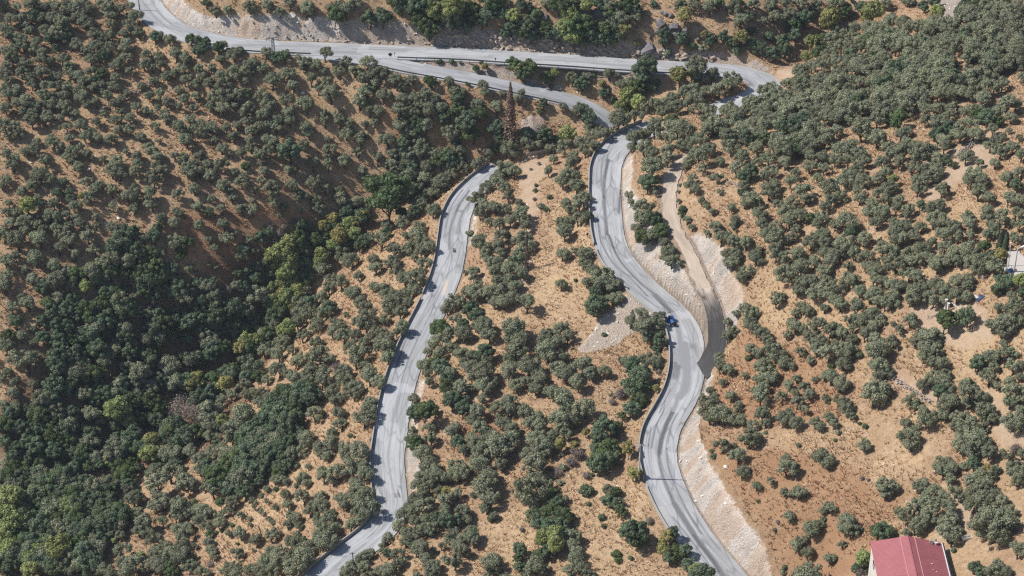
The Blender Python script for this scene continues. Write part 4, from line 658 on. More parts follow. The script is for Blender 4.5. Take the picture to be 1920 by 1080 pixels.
8,4,10 12,20,15 16,28,10 18,35,10 28,8,13 40,3,12 25,16,14g 30,22,18g 24,20,12g 38,25,13 35,30,14g 33,40,17g 47,38,18 43,46,14 40,53,20g 50,60,19g 52,52,12g 38,48,14 48,8,14 58,10,13 72,7,18g 73,14,12 52,17,13 58,22,17 70,27,21 68,38,18 78,34,12 58,30,14 56,40,10 100,5,24 95,12,12 102,12,12 93,25,20 112,20,22 120,27,14 108,35,14 97,38,14 124,32,16 118,40,14 130,5,24 143,12,12 140,20,18 148,28,20 158,36,17 162,18,20 168,26,14 182,25,14 135,45,16 145,52,26 165,58,23 150,58,16 140,72,22 150,70,16 135,85,14 145,83,14 155,70,14 130,42,12 68,50,13 93,53,17 80,58,16 92,60,14 65,62,17 60,70,16 68,78,18 75,84,16 90,72,16 95,78,14 108,62,18 120,66,13 112,72,14 122,76,14 118,85,20 125,92,22 115,100,18 128,100,14 83,92,28 95,90,20 85,100,22 72,88,18 60,90,17 66,98,18 62,106,14 5,50,12 8,92,16g 15,63,22l 5,65,16g 20,55,10g 22,60,12 18,77,13 20,87,14 5,88,16 3,80,9 11,102,18 4,96,10 40,80,14 46,90,15g 42,77,10 50,97,12 142,93,13y 154,94,10y 165,81,9y 152,99,9r 158,104,14r 141,102,6b 180,80,24g 176,88,18g 190,78,12g 184,98,22g 175,98,14g 186,105,18g 190,46,6 190,54,8r 100,83,12g 172,103,8y 190,96,8g 68,108,12
#1152 648
18,22,20g 25,30,24g 20,40,22g 28,38,16g 12,35,12g 10,15,10 6,14,9 38,13,16 41,18,12g 40,3,10g 26,12,10 42,25,9r 22,50,16g 15,60,18g 25,52,14g 8,66,9g 39,41,8y 6,46,14r 2,75,10g 1,84,9g 13,98,15y 96,10,10 100,20,16 108,23,12 122,28,8 101,35,9 90,42,9 94,46,6 110,48,11 116,60,10 117,55,8 88,55,19 97,65,22 84,62,12 92,52,13 90,68,14 110,70,13 120,70,12 128,5,13 134,8,11 143,4,14 152,6,20 160,14,12 137,20,15 145,27,20 140,17,14 134,32,10 158,18,12 166,19,9 138,48,20 132,43,12 140,40,14 140,65,17 142,72,10 128,75,11 128,85,20 122,88,9 134,90,10 162,66,16 172,71,14 158,72,12 172,52,14 178,60,11 164,38,12 170,45,9 158,48,10 178,39,12 183,45,12 187,32,8 171,31,9 175,5,11 190,5,14 184,15,9 188,72,12 102,94,15 117,102,16 91,99,5b 93,104,7b 112,94,7 142,82,5b 173,94,5b 189,103,9 161,106,10 125,12,7b 112,104,6b 133,4,10
#1536 648
10,5,20 25,5,18 32,4,12 22,16,14 27,20,10 37,10,8b 12,20,8b 55,6,24 52,3,18 56,20,20 57,28,12 62,24,13 12,30,16 20,36,16 18,40,12 5,28,11 52,46,26 48,40,14 62,42,16 57,54,12 5,48,8 18,52,11 25,56,14 31,65,10 27,60,12 10,67,11 14,73,11 1,77,10 9,54,4b 17,82,7b 14,89,3b 42,92,12 45,96,8 38,73,5b 43,76,6b 3,103,16 10,106,13 100,2,20 98,10,14 110,4,14 106,14,14 115,17,16 105,32,14 98,36,12 115,32,16 118,26,11 112,44,18g 118,38,14 122,40,10 90,54,16 96,60,12 100,70,20 88,55,9 80,73,12 85,85,20 90,78,12 86,92,16 76,84,9 125,52,19 118,57,14 117,65,12 128,68,13 125,75,9 138,38,16 145,45,25 140,54,14 155,50,12 150,18,17g 147,18,14g 160,10,17 165,20,12 172,8,18 180,6,13 160,30,17 167,37,11 158,25,11 182,20,16 188,18,10 188,30,9 180,35,13 185,42,22 180,52,16 188,50,14 157,60,20 155,70,12 162,68,12 153,78,12 140,78,24 148,88,26 135,85,18 130,92,16 142,100,20 155,92,16 160,100,16 184,70,20 190,75,12 188,60,10 178,105,14 184,98,14r 172,100,8r 190,102,11 113,107,8 140,68,12
#0 864
5,4,14 12,5,16g 25,8,18g 8,16,16g 20,18,18g 32,14,12g 10,35,28l 5,50,30l 15,60,24l 5,70,22l 20,45,16l 8,85,20l 3,80,14l 26,35,14g 20,72,16g 30,62,14g 33,28,14l 44,26,16y 43,36,12y 48,18,14g 55,20,12 64,18,16 40,15,12 78,22,18g 88,22,14g 75,12,8l 60,28,14g 35,38,12g 55,35,12g 75,36,16g 65,42,20l 48,45,18g 42,48,14 72,52,18l 55,58,18g 60,65,14g 53,66,7y 85,38,14g 80,50,12 90,32,14g 98,32,13g 100,20,14 108,24,12 85,47,10 82,58,12l 80,68,24g 72,74,16g 50,72,14g 35,82,18l 40,75,12l 58,84,24l 70,82,14l 48,85,14l 20,93,18g 8,100,18g 30,92,16l 28,103,18l 38,100,12l 15,88,12g 3,95,12
45,100,15 44,92,14 55,102,18g 72,92,20 68,100,14 80,95,14 83,82,13 93,82,18 95,90,10 107,75,6y 113,85,18 115,94,12 97,102,16 103,106,14 88,104,12 113,60,18 101,67,13 113,70,12 101,57,9 128,48,13 125,35,17 130,33,14 123,27,9 135,60,20 138,67,16 130,66,12 148,22,30 160,10,24 172,18,22 145,10,16 178,22,14 165,5,16g 150,5,10l 140,12,10l 118,12,18g 120,22,14g 110,5,16g 105,3,12g 112,12,10y 95,3,14g 82,5,14g 122,3,12g 130,8,10g 152,38,20 147,42,14 170,42,20 175,48,14 165,52,14 152,57,14 165,64,14 172,71,17 175,63,12 148,73,16 155,80,14 160,85,18 150,92,16 145,85,14 140,98,16 125,96,20 120,103,20 132,88,8y 150,100,16 162,98,14g 172,90,20 170,82,14 178,98,14 182,80,8 190,48,16 185,45,14 186,55,14 191,25,8 188,5,13 55,5,12g 70,4,12g 42,3,10g 188,104,12 160,105,12g 182,38,7b
#384 864
3,3,15g 12,10,14g 20,5,18g 28,2,16g 30,14,18g 38,10,16g 45,5,18g 42,18,18g 38,28,17g 30,25,16g 50,12,16g 55,8,16g 52,20,12g 60,3,16g 68,6,16g 76,6,13g 80,3,12g 70,12,13g 8,14,12 8,27,20 20,29,12g 15,40,11l 25,38,14 22,47,10 3,48,12 15,50,12 14,58,13 3,60,12 4,68,8l 58,26,8 66,18,10 72,17,11 76,20,8 67,27,6b 53,33,6b 45,38,8 47,43,8 58,38,7 53,48,8 66,43,7 77,32,11 78,41,12 34,51,9 43,54,5 43,60,5 60,54,6 63,57,5 34,68,14 23,68,8 48,75,13 63,70,16 31,78,3b 32,86,13 46,84,5 4,76,12 8,85,8 8,89,10 5,82,10 25,60,6b 10,68,5b 16,66,5b
86,5,7b 97,6,7 92,14,12 88,18,7 95,22,10 86,23,6b 112,14,14 110,10,10 125,10,18 120,19,10 138,8,22 148,4,14 150,12,16 140,20,13 145,26,16 138,32,12 150,32,16 145,38,18 155,35,10 150,45,20 142,50,12 137,60,14 145,55,12 93,34,16 108,34,14 110,40,14 113,47,10 102,42,11 128,36,17 130,42,12 120,48,9 118,55,15 122,62,13 108,60,12 105,52,9 98,47,12 86,55,14 80,50,10 78,60,10 88,62,9 86,68,8 105,55,8
118,66,20 112,75,22 118,82,14 108,72,14 100,80,22 90,82,24 82,76,14 92,92,22 80,93,20 85,103,22 95,100,14 70,88,16 62,86,14 66,96,16 58,95,18 52,103,18 42,104,14 60,104,16 68,104,14 30,100,12 22,98,9 18,104,10 30,106,12 5,98,8r 3,105,8 56,90,8b
176,48,15 182,45,8 174,58,14 182,62,12 163,68,14 170,72,10 160,76,6b 152,75,8 146,80,10 152,86,14 147,93,14 150,100,15 133,96,14 134,104,14 145,98,10 168,84,9 170,86,10g 179,88,15 180,98,12 163,102,12 173,104,16 188,68,14 188,76,11 190,45,12g 189,38,8 157,105,8 184,96,10
#768 864
18,3,18 22,10,16 15,8,14 12,15,16 25,16,18 18,22,18 8,23,12 12,30,14 5,38,16 12,42,16 3,48,14 20,38,10 45,5,18 47,12,18 40,15,14 50,8,14 65,4,20 72,8,14 85,2,14 75,14,14 72,23,27 68,28,18 58,32,6g 75,37,20 72,44,14 80,52,10 76,55,8b 118,4,26 118,16,18 115,27,32 105,30,18 126,24,18 113,36,16 128,68,12 15,55,14 5,58,14 12,63,12 5,70,13 8,78,10 35,30,11y 45,30,14 32,36,16 33,44,12 28,28,10 50,47,16 53,54,14 45,56,13g 35,57,18g 25,55,15g 22,62,12 18,68,10g 40,68,16 37,74,12 58,68,17 60,75,14 50,72,12 44,80,14 50,84,14 43,94,18 33,92,8 30,80,9 23,84,7 12,82,16 15,92,16 22,98,14 22,104,16 6,85,12 6,106,8 3,80,8g
132,34,18g 137,40,16g 130,48,20g 120,52,18g 122,58,16g 145,52,18g 142,60,18g 130,64,20g 135,72,18l 125,75,16l 138,80,16l 146,36,9 130,84,16g 120,88,14g 118,94,12g 110,99,8g 79,96,20 75,104,12 84,104,8 105,84,16g 103,92,10g 103,99,11g 118,98,18 112,104,14 125,103,12 155,70,18 153,78,16 157,85,14 155,94,18 150,102,14 163,102,14 170,106,9 165,107,9
165,29,14b 141,21,7b 132,17,6b 140,12,10r 144,7,9b 165,14,10r 152,2,12r 130,8,8r 171,13,5b 178,5,24g 186,28,13 188,38,14g 182,37,8 180,53,8b 190,88,6b 182,62,5b 105,65,6r 167,41,5b 172,3,18g
#1152 864
18,12,13y 15,8,7y 18,68,28g 12,65,16g 22,75,16g 33,57,10r 4,30,10g 3,40,14g 7,48,11g 3,88,9b 3,93,8b 15,91,5b 48,74,16y 55,70,14g 45,82,14y 56,86,18g 52,92,14g 65,84,14g 68,98,16g 75,105,14l 86,106,10g 55,65,8l 24,12,8y
120,12,14 133,24,10 148,21,8 159,29,11 173,30,15 166,31,8 162,6,18 167,8,14 165,53,12 153,58,6r 150,65,5b 183,65,18 178,74,13 171,80,14 182,87,13 190,62,14 158,105,8b 135,38,5b 160,100,6b
#1536 864
8,2,13 62,24,20 70,23,14 62,32,12 57,24,12 8,44,14 3,47,8 4,55,6b 27,58,20 30,66,16 25,63,14 22,77,9 60,65,20g 55,67,14g 66,68,12g 10,92,15 42,92,17l 35,100,12g 45,98,12g 40,105,14r 116,10,18 125,8,14 122,18,14 110,6,12 135,5,9 97,24,15 92,26,11 100,32,12 110,28,13 115,32,12 128,29,15 133,35,10 90,42,18 82,50,14 75,49,10 100,40,18 108,38,14 105,48,20 97,55,18 90,62,18 82,67,9 112,56,16 120,45,22 125,55,18 122,66,20 125,73,17 118,60,14 130,65,12 144,20,17 152,14,20 155,25,20 152,35,22 145,42,16 160,38,15 170,37,13 165,30,12 145,30,14 158,10,11y 165,8,10g 170,55,30 162,65,28 158,50,20 178,48,14 170,70,18 182,60,12 150,60,18 155,55,14 143,54,3g 185,8,18 188,14,14 186,19,12 180,8,12 187,85,16 184,80,10 191,80,10 145,100,14g 150,105,12g 168,98,14 165,105,18 176,104,12 158,104,10 175,107,10 126,84,6b 40,17,6r 46,18,5r 145,4,15g 120,2,14

"""
T = []
ox = oy = 0
for ln in SURVEY.split('\n'):
    if ln.startswith('#'): ox, oy = map(int, ln[1:].split()); continue
    for w_ in ln.split():
        m = re.match(r'(-?\d+),(-?\d+),(\d+)([a-z]?)$', w_)
        if m: T.append((ox + 2*int(m[1]) + random.uniform(-.8, .8), oy + 2*int(m[2]) + random.uniform(-.8, .8), 2*max(int(m[3]), 4) if int(m[3]) else 26, m[4] or 'o'))
T = [t for t in T if not (1868 < t[0] < 1890 and 430 < t[1] < 480 and t[3] == 'g')]
tx = np.array([t[0] for t in T]); ty = np.array([t[1] for t in T]); tw = np.array([t[2] for t in T], float); tk = [t[3] for t in T]
hcs = np.array([KIND[k]['hc'] for k in tk]); dist = np.full(len(T), 420.)
for _ in range(3):
    rad = tw * .5 * dist / FOC; P, dist = cast(tx, ty, rad * hcs)
rad = tw * .5 * dist / FOC
base = np.stack([P[:, 0], P[:, 1], H(P[:, 0], P[:, 1])], -1)
def off_road(xy, margin):
    """push anything that stands on a carriageway just off it"""
    xy = xy.copy()
    for k, r in ROADS.items():
        for i in range(len(xy)):
            d = np.hypot(r['C'][:, 0] - xy[i, 0], r['C'][:, 1] - xy[i, 1]); j = d.argmin(); need = r['hw'] + margin[i]
            if d[j] < need:
                v = xy[i] - r['C'][j, :2]; v = v / (np.linalg.norm(v) + 1e-6); xy[i] = r['C'][j, :2] + v * need
    return xy

bxy = off_road(base[:, :2], np.clip(rad * .25, .5, 1.2)); base[:, :2] = bxy; base[:, 2] = H(bxy[:, 0], bxy[:, 1])
# ---------------------------------------------------------------- words that single a tree out
MARKS = [('blue tractor',1256,597),('red-roofed shed',1710,1040),('dead brown conifer',957,215),('grey scree fan',1135,615),('fork of the top roads',735,110),('top road hairpin',1440,155),('top road lattice pylon',511,85),
 ('rusty lattice mast',987,475),('concrete power pole',1198,870),('leaning wooden post',493,1003),('dark side track mouth',1320,690),('upper dirt track end',1270,315),('yard street lamp',1905,490),('twin cypresses',1878,455),
 ('white gate posts',1773,575),('long dry-stone wall',1700,725),('yellow tree beyond hairpin',1555,45),('dark roadside boulder',1213,90),('tall pale lower left tree',15,950),('bare grey tree in the gully',345,760),
 ('yellow-green gully trees',530,510),('big bright gully tree',720,380),('row of pale stones',1000,297),('dark upper left wall',272,165),('lower bend of the left road',705,985),('middle bend of the left road',785,585),
 ('upper end of the left road',905,345),('top bend of the right road',1140,275),('middle grove brown patch',885,820),('lower right pale cutting',1390,960),('lower left footpath',75,875),('bottom centre thicket',1035,980),
 ('top left photo corner',0,0),('bare reddish left hillside',400,410),('left grove pale rock',135,230),('middle of the left edge',0,470),('bottom edge',400,1080),('right orchard straw patch',1680,860),
 ('upper right terrace wall',1810,280),('top right photo corner',1920,0),('right edge above the yard',1920,330),('bare dirt track opening',1360,370),('middle of the right grove',1560,330),('open central grassy slope',1060,560),
 ('right orange scrub slope',1480,760),('bottom right photo corner',1920,1080),('right edge below the yard',1920,680),('slope under the fork',700,230),('clearing under the pylon',475,165),('dense gully wood middle',330,620),('left edge pale gap',60,590),('bright shrub bank',990,130)]
MP = np.array([(a, b) for _, a, b in MARKS], float)
DIRS = ['right of', 'lower right of', 'below', 'lower left of', 'left of', 'upper left of', 'above', 'upper right of']
ORD = ['', 'second ', 'third ', 'fourth ', 'fifth ', 'sixth ', 'seventh ', 'eighth ', 'ninth ', 'tenth ', 'eleventh ', 'twelfth ', 'thirteenth ', 'fourteenth ', 'fifteenth ', 'sixteenth ', 'seventeenth ', 'eighteenth ', 'nineteenth ', 'twentieth ']
ppx, ppy, _ = project(np.column_stack([base[:, :2], base[:, 2] + rad*hcs]))
d2 = np.hypot(ppx[:, None] - MP[:, 0], ppy[:, None] - MP[:, 1]); mk = d2.argmin(1); dm = d2.min(1)
dr = (np.round(np.arctan2(ppy - MP[mk, 1], ppx - MP[mk, 0]) / (math.pi/4)).astype(int)) % 8
rank = {}
for kk in KIND:
    for m_ in range(len(MARKS)):
        for q in range(8):
            ids = [i for i in range(len(T)) if tk[i] == kk and mk[i] == m_ and dr[i] == q]
            for n_, i in enumerate(sorted(ids, key=lambda i: dm[i])): rank[i] = n_
LOOK = {'o': ['grey-green olive tree', 'silvery olive tree'], 'g': ['dark evergreen tree', 'dense green tree'], 'l': ['green broadleaf tree'], 'y': ['yellowing tree'], 'b': ['low bush'], 'r': ['dry grey shrub'], 'd': ['bare grey tree']}
def label_for(i):
    if tk[i] == 'd': return 'lone bare grey tree above the upper gully' if tx[i] > 500 else 'right one of the two bare grey trees in the lower gully' if tx[i] > 352 else 'left one of the two bare grey trees in the lower gully'
    if tk[i] == 'l' and tw[i] > 70: return 'biggest bright green tree, standing in the upper gully beside the yellowing trees'
    if tk[i] == 'y' and abs(tx[i] - 1558) < 4 and ty[i] < 60: return 'wide golden yellow tree in the dip beyond the top road hairpin'
    w = tw[i]; size = 'large' if w >= 38 else 'small' if w <= 22 else 'medium'; n_ = rank[i]
    o = ORD[n_] if n_ < 20 else ''
    return f"{size} {LOOK[tk[i]][0]}, {o}nearest {DIRS[dr[i]]} the {MARKS[mk[i]][0]}"
GRP = {'o': 'olive trees on the hillside', 'g': 'dark evergreen trees on the hillside', 'l': 'broadleaf trees along the gully', 'y': 'yellowing trees and shrubs', 'b': 'low bushes on the slopes', 'r': 'dry shrubs on the slopes', 'd': 'bare trees in the gully'}
REST = {k: [] for k in KIND}
FIRST = {}
order = sorted(range(len(T)), key=lambda i: -tw[i])
cnt = {k: 0 for k in KIND}
for i in order:
    kk = tk[i]; K = KIND[kk]; x, y, z = base[i]; rz = random.uniform(0, 6.283); v = random.randrange(K['n']); v = random.choice([1, 2, 4, 5]) if kk == 'l' and ((tx[i] < 130 and ty[i] > 880) or (ty[i] < 700 and 440 < tx[i] < 620)) else random.choice([0, 3, 0, 3, 1]) if kk == 'l' and tx[i] < 620 else 0 if kk == 'l' and tw[i] > 60 else v; s = rad[i] * (1.07 if tx[i] > 1180 and ty[i] < 300 else 1.18 if ty[i] < 110 and tx[i] > 640 else .88 if tx[i] < 720 and ty[i] < 430 else .96)
    sz = s * random.uniform(.88, 1.1)
    if cnt[kk] >= 300 or rank[i] >= 20: REST[kk].append((x, y, z, rz, v, s, sz)); continue
    cnt[kk] += 1
    e = bpy.data.objects.new(K['name'], None); e.empty_display_size = .3; e.location = (x, y, z); e.rotation_euler = (0, 0, rz); e.scale = (s * random.uniform(.93, 1.07), s, sz); COL.objects.link(e)
    tag(e, label_for(i), K['cat'], GRP[kk])
    if (kk, v) not in FIRST:
        c = bpy.data.objects.new('crown', K['crowns'][v]); t = bpy.data.objects.new('trunk', K['trunks'][v]); FIRST[(kk, v)] = (c, t)
    else: c, t = (q.copy() for q in FIRST[(kk, v)])
    c.location = (0, 0, K['hc']); c.parent = e; COL.objects.link(c); t.parent = e; COL.objects.link(t)
# the gully wood closes up between the trees that can be told apart
def fill(polys, n, kinds, smin, smax, gap):
    pts = []
    while len(pts) < n:
        pl = random.choice(polys); xs = [q[0] for q in pl]; ys = [q[1] for q in pl]; a, b = random.uniform(min(xs), max(xs)), random.uniform(min(ys), max(ys))
        if inpoly(np.array([a]), np.array([b]), pl)[0]: pts.append((a, b))
    G, _ = cast([q[0] for q in pts], [q[1] for q in pts], 1.5)
    for x, y, z in G:
        if min(np.hypot(r['C'][:, 0]-x, r['C'][:, 1]-y).min() for r in ROADS.values()) < 6: continue
        if float(bil(GX, GY, M_DIRT, np.array([x]), np.array([y]))[0]) > .15: continue
        kk = random.choice(kinds); s = random.uniform(smin, smax)
        REST[kk].append((x, y, float(H([x], [y])[0]), random.uniform(0, 6.28), random.randrange(KIND[kk]['n']), s, s))
fill([[(200,470),(340,450),(420,560),(520,560),(560,500),(620,560),(520,660),(430,760),(330,860),(170,850),(30,820),(100,700),(130,600)], [(0,880),(170,900),(240,960),(200,1060),(0,1080)], [(420,860),(560,720),(590,760),(500,880),(440,930),(390,900)]], 300, 'ggggggoo', 1.3, 2.5, 0)
fill([[(760,250),(860,210),(890,260),(800,360),(700,400),(640,470),(600,440),(700,360)]], 30, 'gggo', 1.2, 2.0, 0)
fill([[(1500,140),(1650,60),(1900,0),(1920,120),(1700,200),(1500,290),(1250,250),(1350,215)]], 150, 'oooooooog', 1.5, 2.3, 0)
fill([[(505,470),(572,462),(562,560),(540,640),(500,645),(512,560)]], 26, 'lyl', 1.3, 2.1, 0)
# trees beyond the frame, so that the hillside goes on as seen from a little aside
for _ in range(2600):
    x, y = random.uniform(-175, 175), random.uniform(190, 500); z = float(H([x], [y])[0]); a, b, c_ = project(np.array([x, y, z]))
    if -45 < a < 1965 and -40 < b < 1120: continue
    if a < -500 or a > 2400 or b > 1500 or b < -260: continue
    if min(np.hypot(r['C'][:, 0]-x, r['C'][:, 1]-y).min() for r in ROADS.values()) < 5: continue
    if random.random() < .35: continue
    kk = 'g' if random.random() < .12 else 'o'; s = random.uniform(1.6, 3.0)
    REST[kk].append((x, y, z, random.uniform(0, 6.28), random.randrange(KIND[kk]['n']), s, s * random.uniform(.85, 1.1)))
def scatter(name, pts, variants, label, kind='stuff'):
    """one object: points that carry copies of the shapes in variants [(meshobject source list, lift)]"""
    A = np.array(pts, float); me = bpy.data.meshes.new(name); me.vertices.add(len(A)); me.vertices.foreach_set('co', A[:, :3].astype(np.float32).ravel())
    for nm, col in (('rz', 3), ('sx', 5), ('sz', 6)):
        at = me.attributes.new(nm, 'FLOAT', 'POINT'); at.data.foreach_set('value', A[:, col].astype(np.float32))
    at = me.attributes.new('var', 'INT', 'POINT'); at.data.foreach_set('value', A[:, 4].astype(np.int32))
    o = obj(name, me, label=label, kind=kind); g = bpy.data.node_groups.new(name, 'GeometryNodeTree')
    g.interface.new_socket('Geometry', in_out='INPUT', socket_type='NodeSocketGeometry'); g.interface.new_socket('Geometry', in_out='OUTPUT', socket_type='NodeSocketGeometry')
    N = g.nodes.new; L = g.links.new; gi = N('NodeGroupInput'); go = N('NodeGroupOutput'); jn = N('GeometryNodeJoinGeometry')
    def na(nm, typ='FLOAT'): q = N('GeometryNodeInputNamedAttribute'); q.data_type = typ; q.inputs[0].default_value = nm; return q.outputs[0]
    rz, sx, sz, var = na('rz'), na('sx'), na('sz'), na('var', 'INT')
    cr = N('ShaderNodeCombineXYZ'); L(rz, cr.inputs[2]); cs = N('ShaderNodeCombineXYZ'); L(sx, cs.inputs[0]); L(sx, cs.inputs[1]); L(sz, cs.inputs[2])
    for k, srcs in enumerate(variants):
        cmp = N('FunctionNodeCompare'); cmp.data_type = 'INT'; cmp.operation = 'EQUAL'; L(var, cmp.inputs[2]); cmp.inputs[3].default_value = k
        for src, lift in srcs:
            oi = N('GeometryNodeObjectInfo'); oi.transform_space = 'ORIGINAL'; oi.inputs['Object'].default_value = src
            tg = N('GeometryNodeTransform'); tg.inputs['Translation'].default_value = (0, 0, lift); L(oi.outputs['Geometry'], tg.inputs[0])
            ip = N('GeometryNodeInstanceOnPoints'); L(gi.outputs[0], ip.inputs['Points']); L(cmp.outputs[0], ip.inputs['Selection']); L(tg.outputs[0], ip.inputs['Instance'])
            L(cr.outputs[0], ip.inputs['Rotation']); L(cs.outputs[0], ip.inputs['Scale']); L(ip.outputs[0], jn.inputs[0])
    L(jn.outputs[0], go.inputs[0]); md = o.modifiers.new('scatter', 'NODES'); md.node_group = g
    return o
RL2 = {'o': ('olive_grove', 'remaining olive trees crowding the hillside groves'), 'g': ('evergreen_thicket', 'smaller dark evergreen growth filling the gully wood'), 'l': ('broadleaf_thicket', 'smaller bright green growth along the gully'), 'y': ('yellowing_scrub', 'small yellowing shrubs along the gully'), 'b': ('undergrowth', 'small low bushes scattered on the dry slopes'), 'r': ('dry_undergrowth', 'small dry shrubs'), 'd': ('dead_undergrowth', 'small dead trees')}
for kk, pts in REST.items():
    if not pts: continue
    K = KIND[kk]; ok = [v for v in range(K['n']) if (kk, v) in FIRST]
    pts = [(p[0], p[1], p[2], p[3], ok.index(p[4]) if p[4] in ok else 0, p[5], p[6]) for p in pts]
    scatter(RL2[kk][0], pts, [[(FIRST[(kk, v)][0], K['hc']), (FIRST[(kk, v)][1], 0)] for v in ok], RL2[kk][1])
print('things', cnt, {k: len(v) for k, v in REST.items()})

# ---------------------------------------------------------------- grass, stones, scrub
def on_ground(px, py): P, _ = cast(np.atleast_1d(px), np.atleast_1d(py)); return P
def blades_mat(name, a, b, tr=.2):
    t = NT(name); isl = t.n('NewGeometry').outputs['Random Per Island']; pos = t.n('NewGeometry').outputs['Position']
    c = t.mix(isl, a, b); c = t.mix(t.ramp(t.noise(.1, 3, .6, pos), [(.4, 0), (.6, .6)]), c, (.34,.20,.11)); return t.done(c, .9, spec=.1)
def tufts(name, n, size, mat, label, accept, seed, blades=6, hgt=1.0, spreadk=1.0):
    r = np.random.default_rng(seed); x = r.uniform(-132, 142, n*4); y = r.uniform(236, 450, n*4); z = H(x, y); a, b, _ = project(np.stack([x, y, z], -1))
    rd = bil(GX, GY, RD, x, y); rk = bil(GX, GY, ROCK, x, y); dirt = bil(GX, GY, M_DIRT, x, y) + bil(GX, GY, M_SCREE, x, y)
    ok = (a > -30) & (a < 1950) & (b > -30) & (b < 1110) & (rd > .7) & (rk < .25) & (dirt < .35) & accept(x, y, a, b, r)
    x, y, z = x[ok][:n], y[ok][:n], z[ok][:n]; m = len(x); s = size * r.uniform(.5, 1.5, m)
    th = r.uniform(0, 6.283, (m, blades)); lean = r.uniform(.2, 1.0, (m, blades)) * spreadk; w = r.uniform(.25, .5, (m, blades)) * .8
    dx, dy = np.cos(th), np.sin(th); S = s[:, None]; base = np.stack([x[:, None] + dx*S*.15, y[:, None] + dy*S*.15, np.broadcast_to(z[:, None] - .05, th.shape)], -1)
    A = base + np.stack([-dy*w*S*.6, dx*w*S*.6, 0*th], -1); B = base + np.stack([dy*w*S*.6, -dx*w*S*.6, 0*th], -1)
    Tp = base + np.stack([dx*lean*S, dy*lean*S, S*hgt*r.uniform(.5, 1.1, th.shape)], -1)
    V = np.stack([A, B, Tp], 2).reshape(-1, 3)
    obj(name, mesh_np(name, V, np.arange(len(V)).reshape(-1, 3), [mat]), label=label, kind='stuff')
cl = lambda x, y, sc, sd_: vnoise(x, y, sc, sd_) + .5*vnoise(x, y, sc/2.3, sd_+1)
tufts('dry_grass', 80000, .42, blades_mat('straw_blades', (.62,.46,.29), (.40,.275,.17)), 'tufts of dry straw-coloured grass all over the open slopes', lambda x, y, a, b, r: cl(x, y, 5, 61) > r.uniform(-.5, .35, len(x)), 5)
tufts('russet_scrub', 16000, .5, blades_mat('russet_blades', (.42,.215,.10), (.24,.125,.07)), 'low russet scrub on the lower right slope', lambda x, y, a, b, r: (bil(GX, GY, M_RED, x, y) > r.uniform(.1, .8, len(x))) & (cl(x, y, 4, 71) > -.15), 6, 8, .7, .9)
tufts('withered_weeds', 9000, .38, blades_mat('brown_blades', (.22,.15,.10), (.13,.09,.065)), 'withered dark brown weeds among the dry grass', lambda x, y, a, b, r: cl(x, y, 7, 81) > .12, 8, 7, .7, .9)
def rock_bm(r, n=14):
    bm = bmesh.new(); 
    for _ in range(n):
        v = r.normal(size=3); v /= np.linalg.norm(v); v *= r.uniform(.75, 1.1); bm.verts.new((v[0], v[1]*.8, v[2]*.62))
    bmesh.ops.convex_hull(bm, input=bm.verts[:]); bmesh.ops.delete(bm, geom=[v for v in bm.verts if not v.link_faces], context='VERTS')
    bmesh.ops.triangulate(bm, faces=bm.faces[:]); return bm
def rock_arr(seed, n=12):
    bm = rock_bm(np.random.default_rng(seed), n); bm.verts.ensure_lookup_table(); bm.verts.index_update()
    V = np.array([v.co[:] for v in bm.verts]); F = np.array([[v.index for v in f.verts] for f in bm.faces]); bm.free(); return V, F
RV = [rock_arr(900 + k) for k in range(8)]
M_STONE = plain('pale_limestone', (.64,.575,.505), .95, .35, 1.2)
M_DARKROCK = plain('dark_lichened_rock', (.145,.135,.14), .95, .5, .8)
M_WALLST = plain('grey_field_stone', (.34,.30,.27), .95, .45, 1.5)
def stones(name, P, S, mat, label, seed=3, parent=None, kind='stuff', sink=.2):
    r = np.random.default_rng(seed); Vs, Fs, n = [], [], 0
    for p, s in zip(P, S):
        V, F = RV[r.integers(len(RV))]; th = r.uniform(0, 6.283); c, q = math.cos(th), math.sin(th); W_ = V * s * r.uniform(.8, 1.2, 3)
        W_ = np.stack([W_[:, 0]*c - W_[:, 1]*q, W_[:, 0]*q + W_[:, 1]*c, W_[:, 2]], -1) + p + [0, 0, s*sink]; Vs.append(W_); Fs.append(F + n); n += len(V)
    return obj(name, mesh_np(name, np.vstack(Vs), np.vstack(Fs), [mat]), parent, label=label, kind=kind)
r = np.random.default_rng(44); x = r.uniform(-130, 140, 60000); y = r.uniform(240, 450, 60000); z = H(x, y); a, b, _ = project(np.stack([x, y, z], -1))
rk = bil(GX, GY, ROCK, x, y); sc_ = bil(GX, GY, M_SCREE, x, y); rd = bil(GX, GY, RD, x, y); vn = cl(x, y, 3, 91)
ok = (a > -20) & (a < 1940) & (b > -20) & (b < 1100) & (rd > .25) & ((r.random(60000) < .012 + .05*(vn > .3)) | ((rk > .5) & (r.random(60000) < .13)) | ((sc_ > .5) & (r.random(60000) < .9)))
q = np.where(ok)[0][:16000]; sz = np.where((rk > .5) | (sc_ > .5), .12 + .36*r.random(60000)**3, .10 + .28*r.random(60000)**3)
stones('loose_stones', np.stack([x, y, z], -1)[q], sz[q], M_STONE, 'loose pale stones on the cuttings, the scree and the slopes')
bmesh_rocks = 0
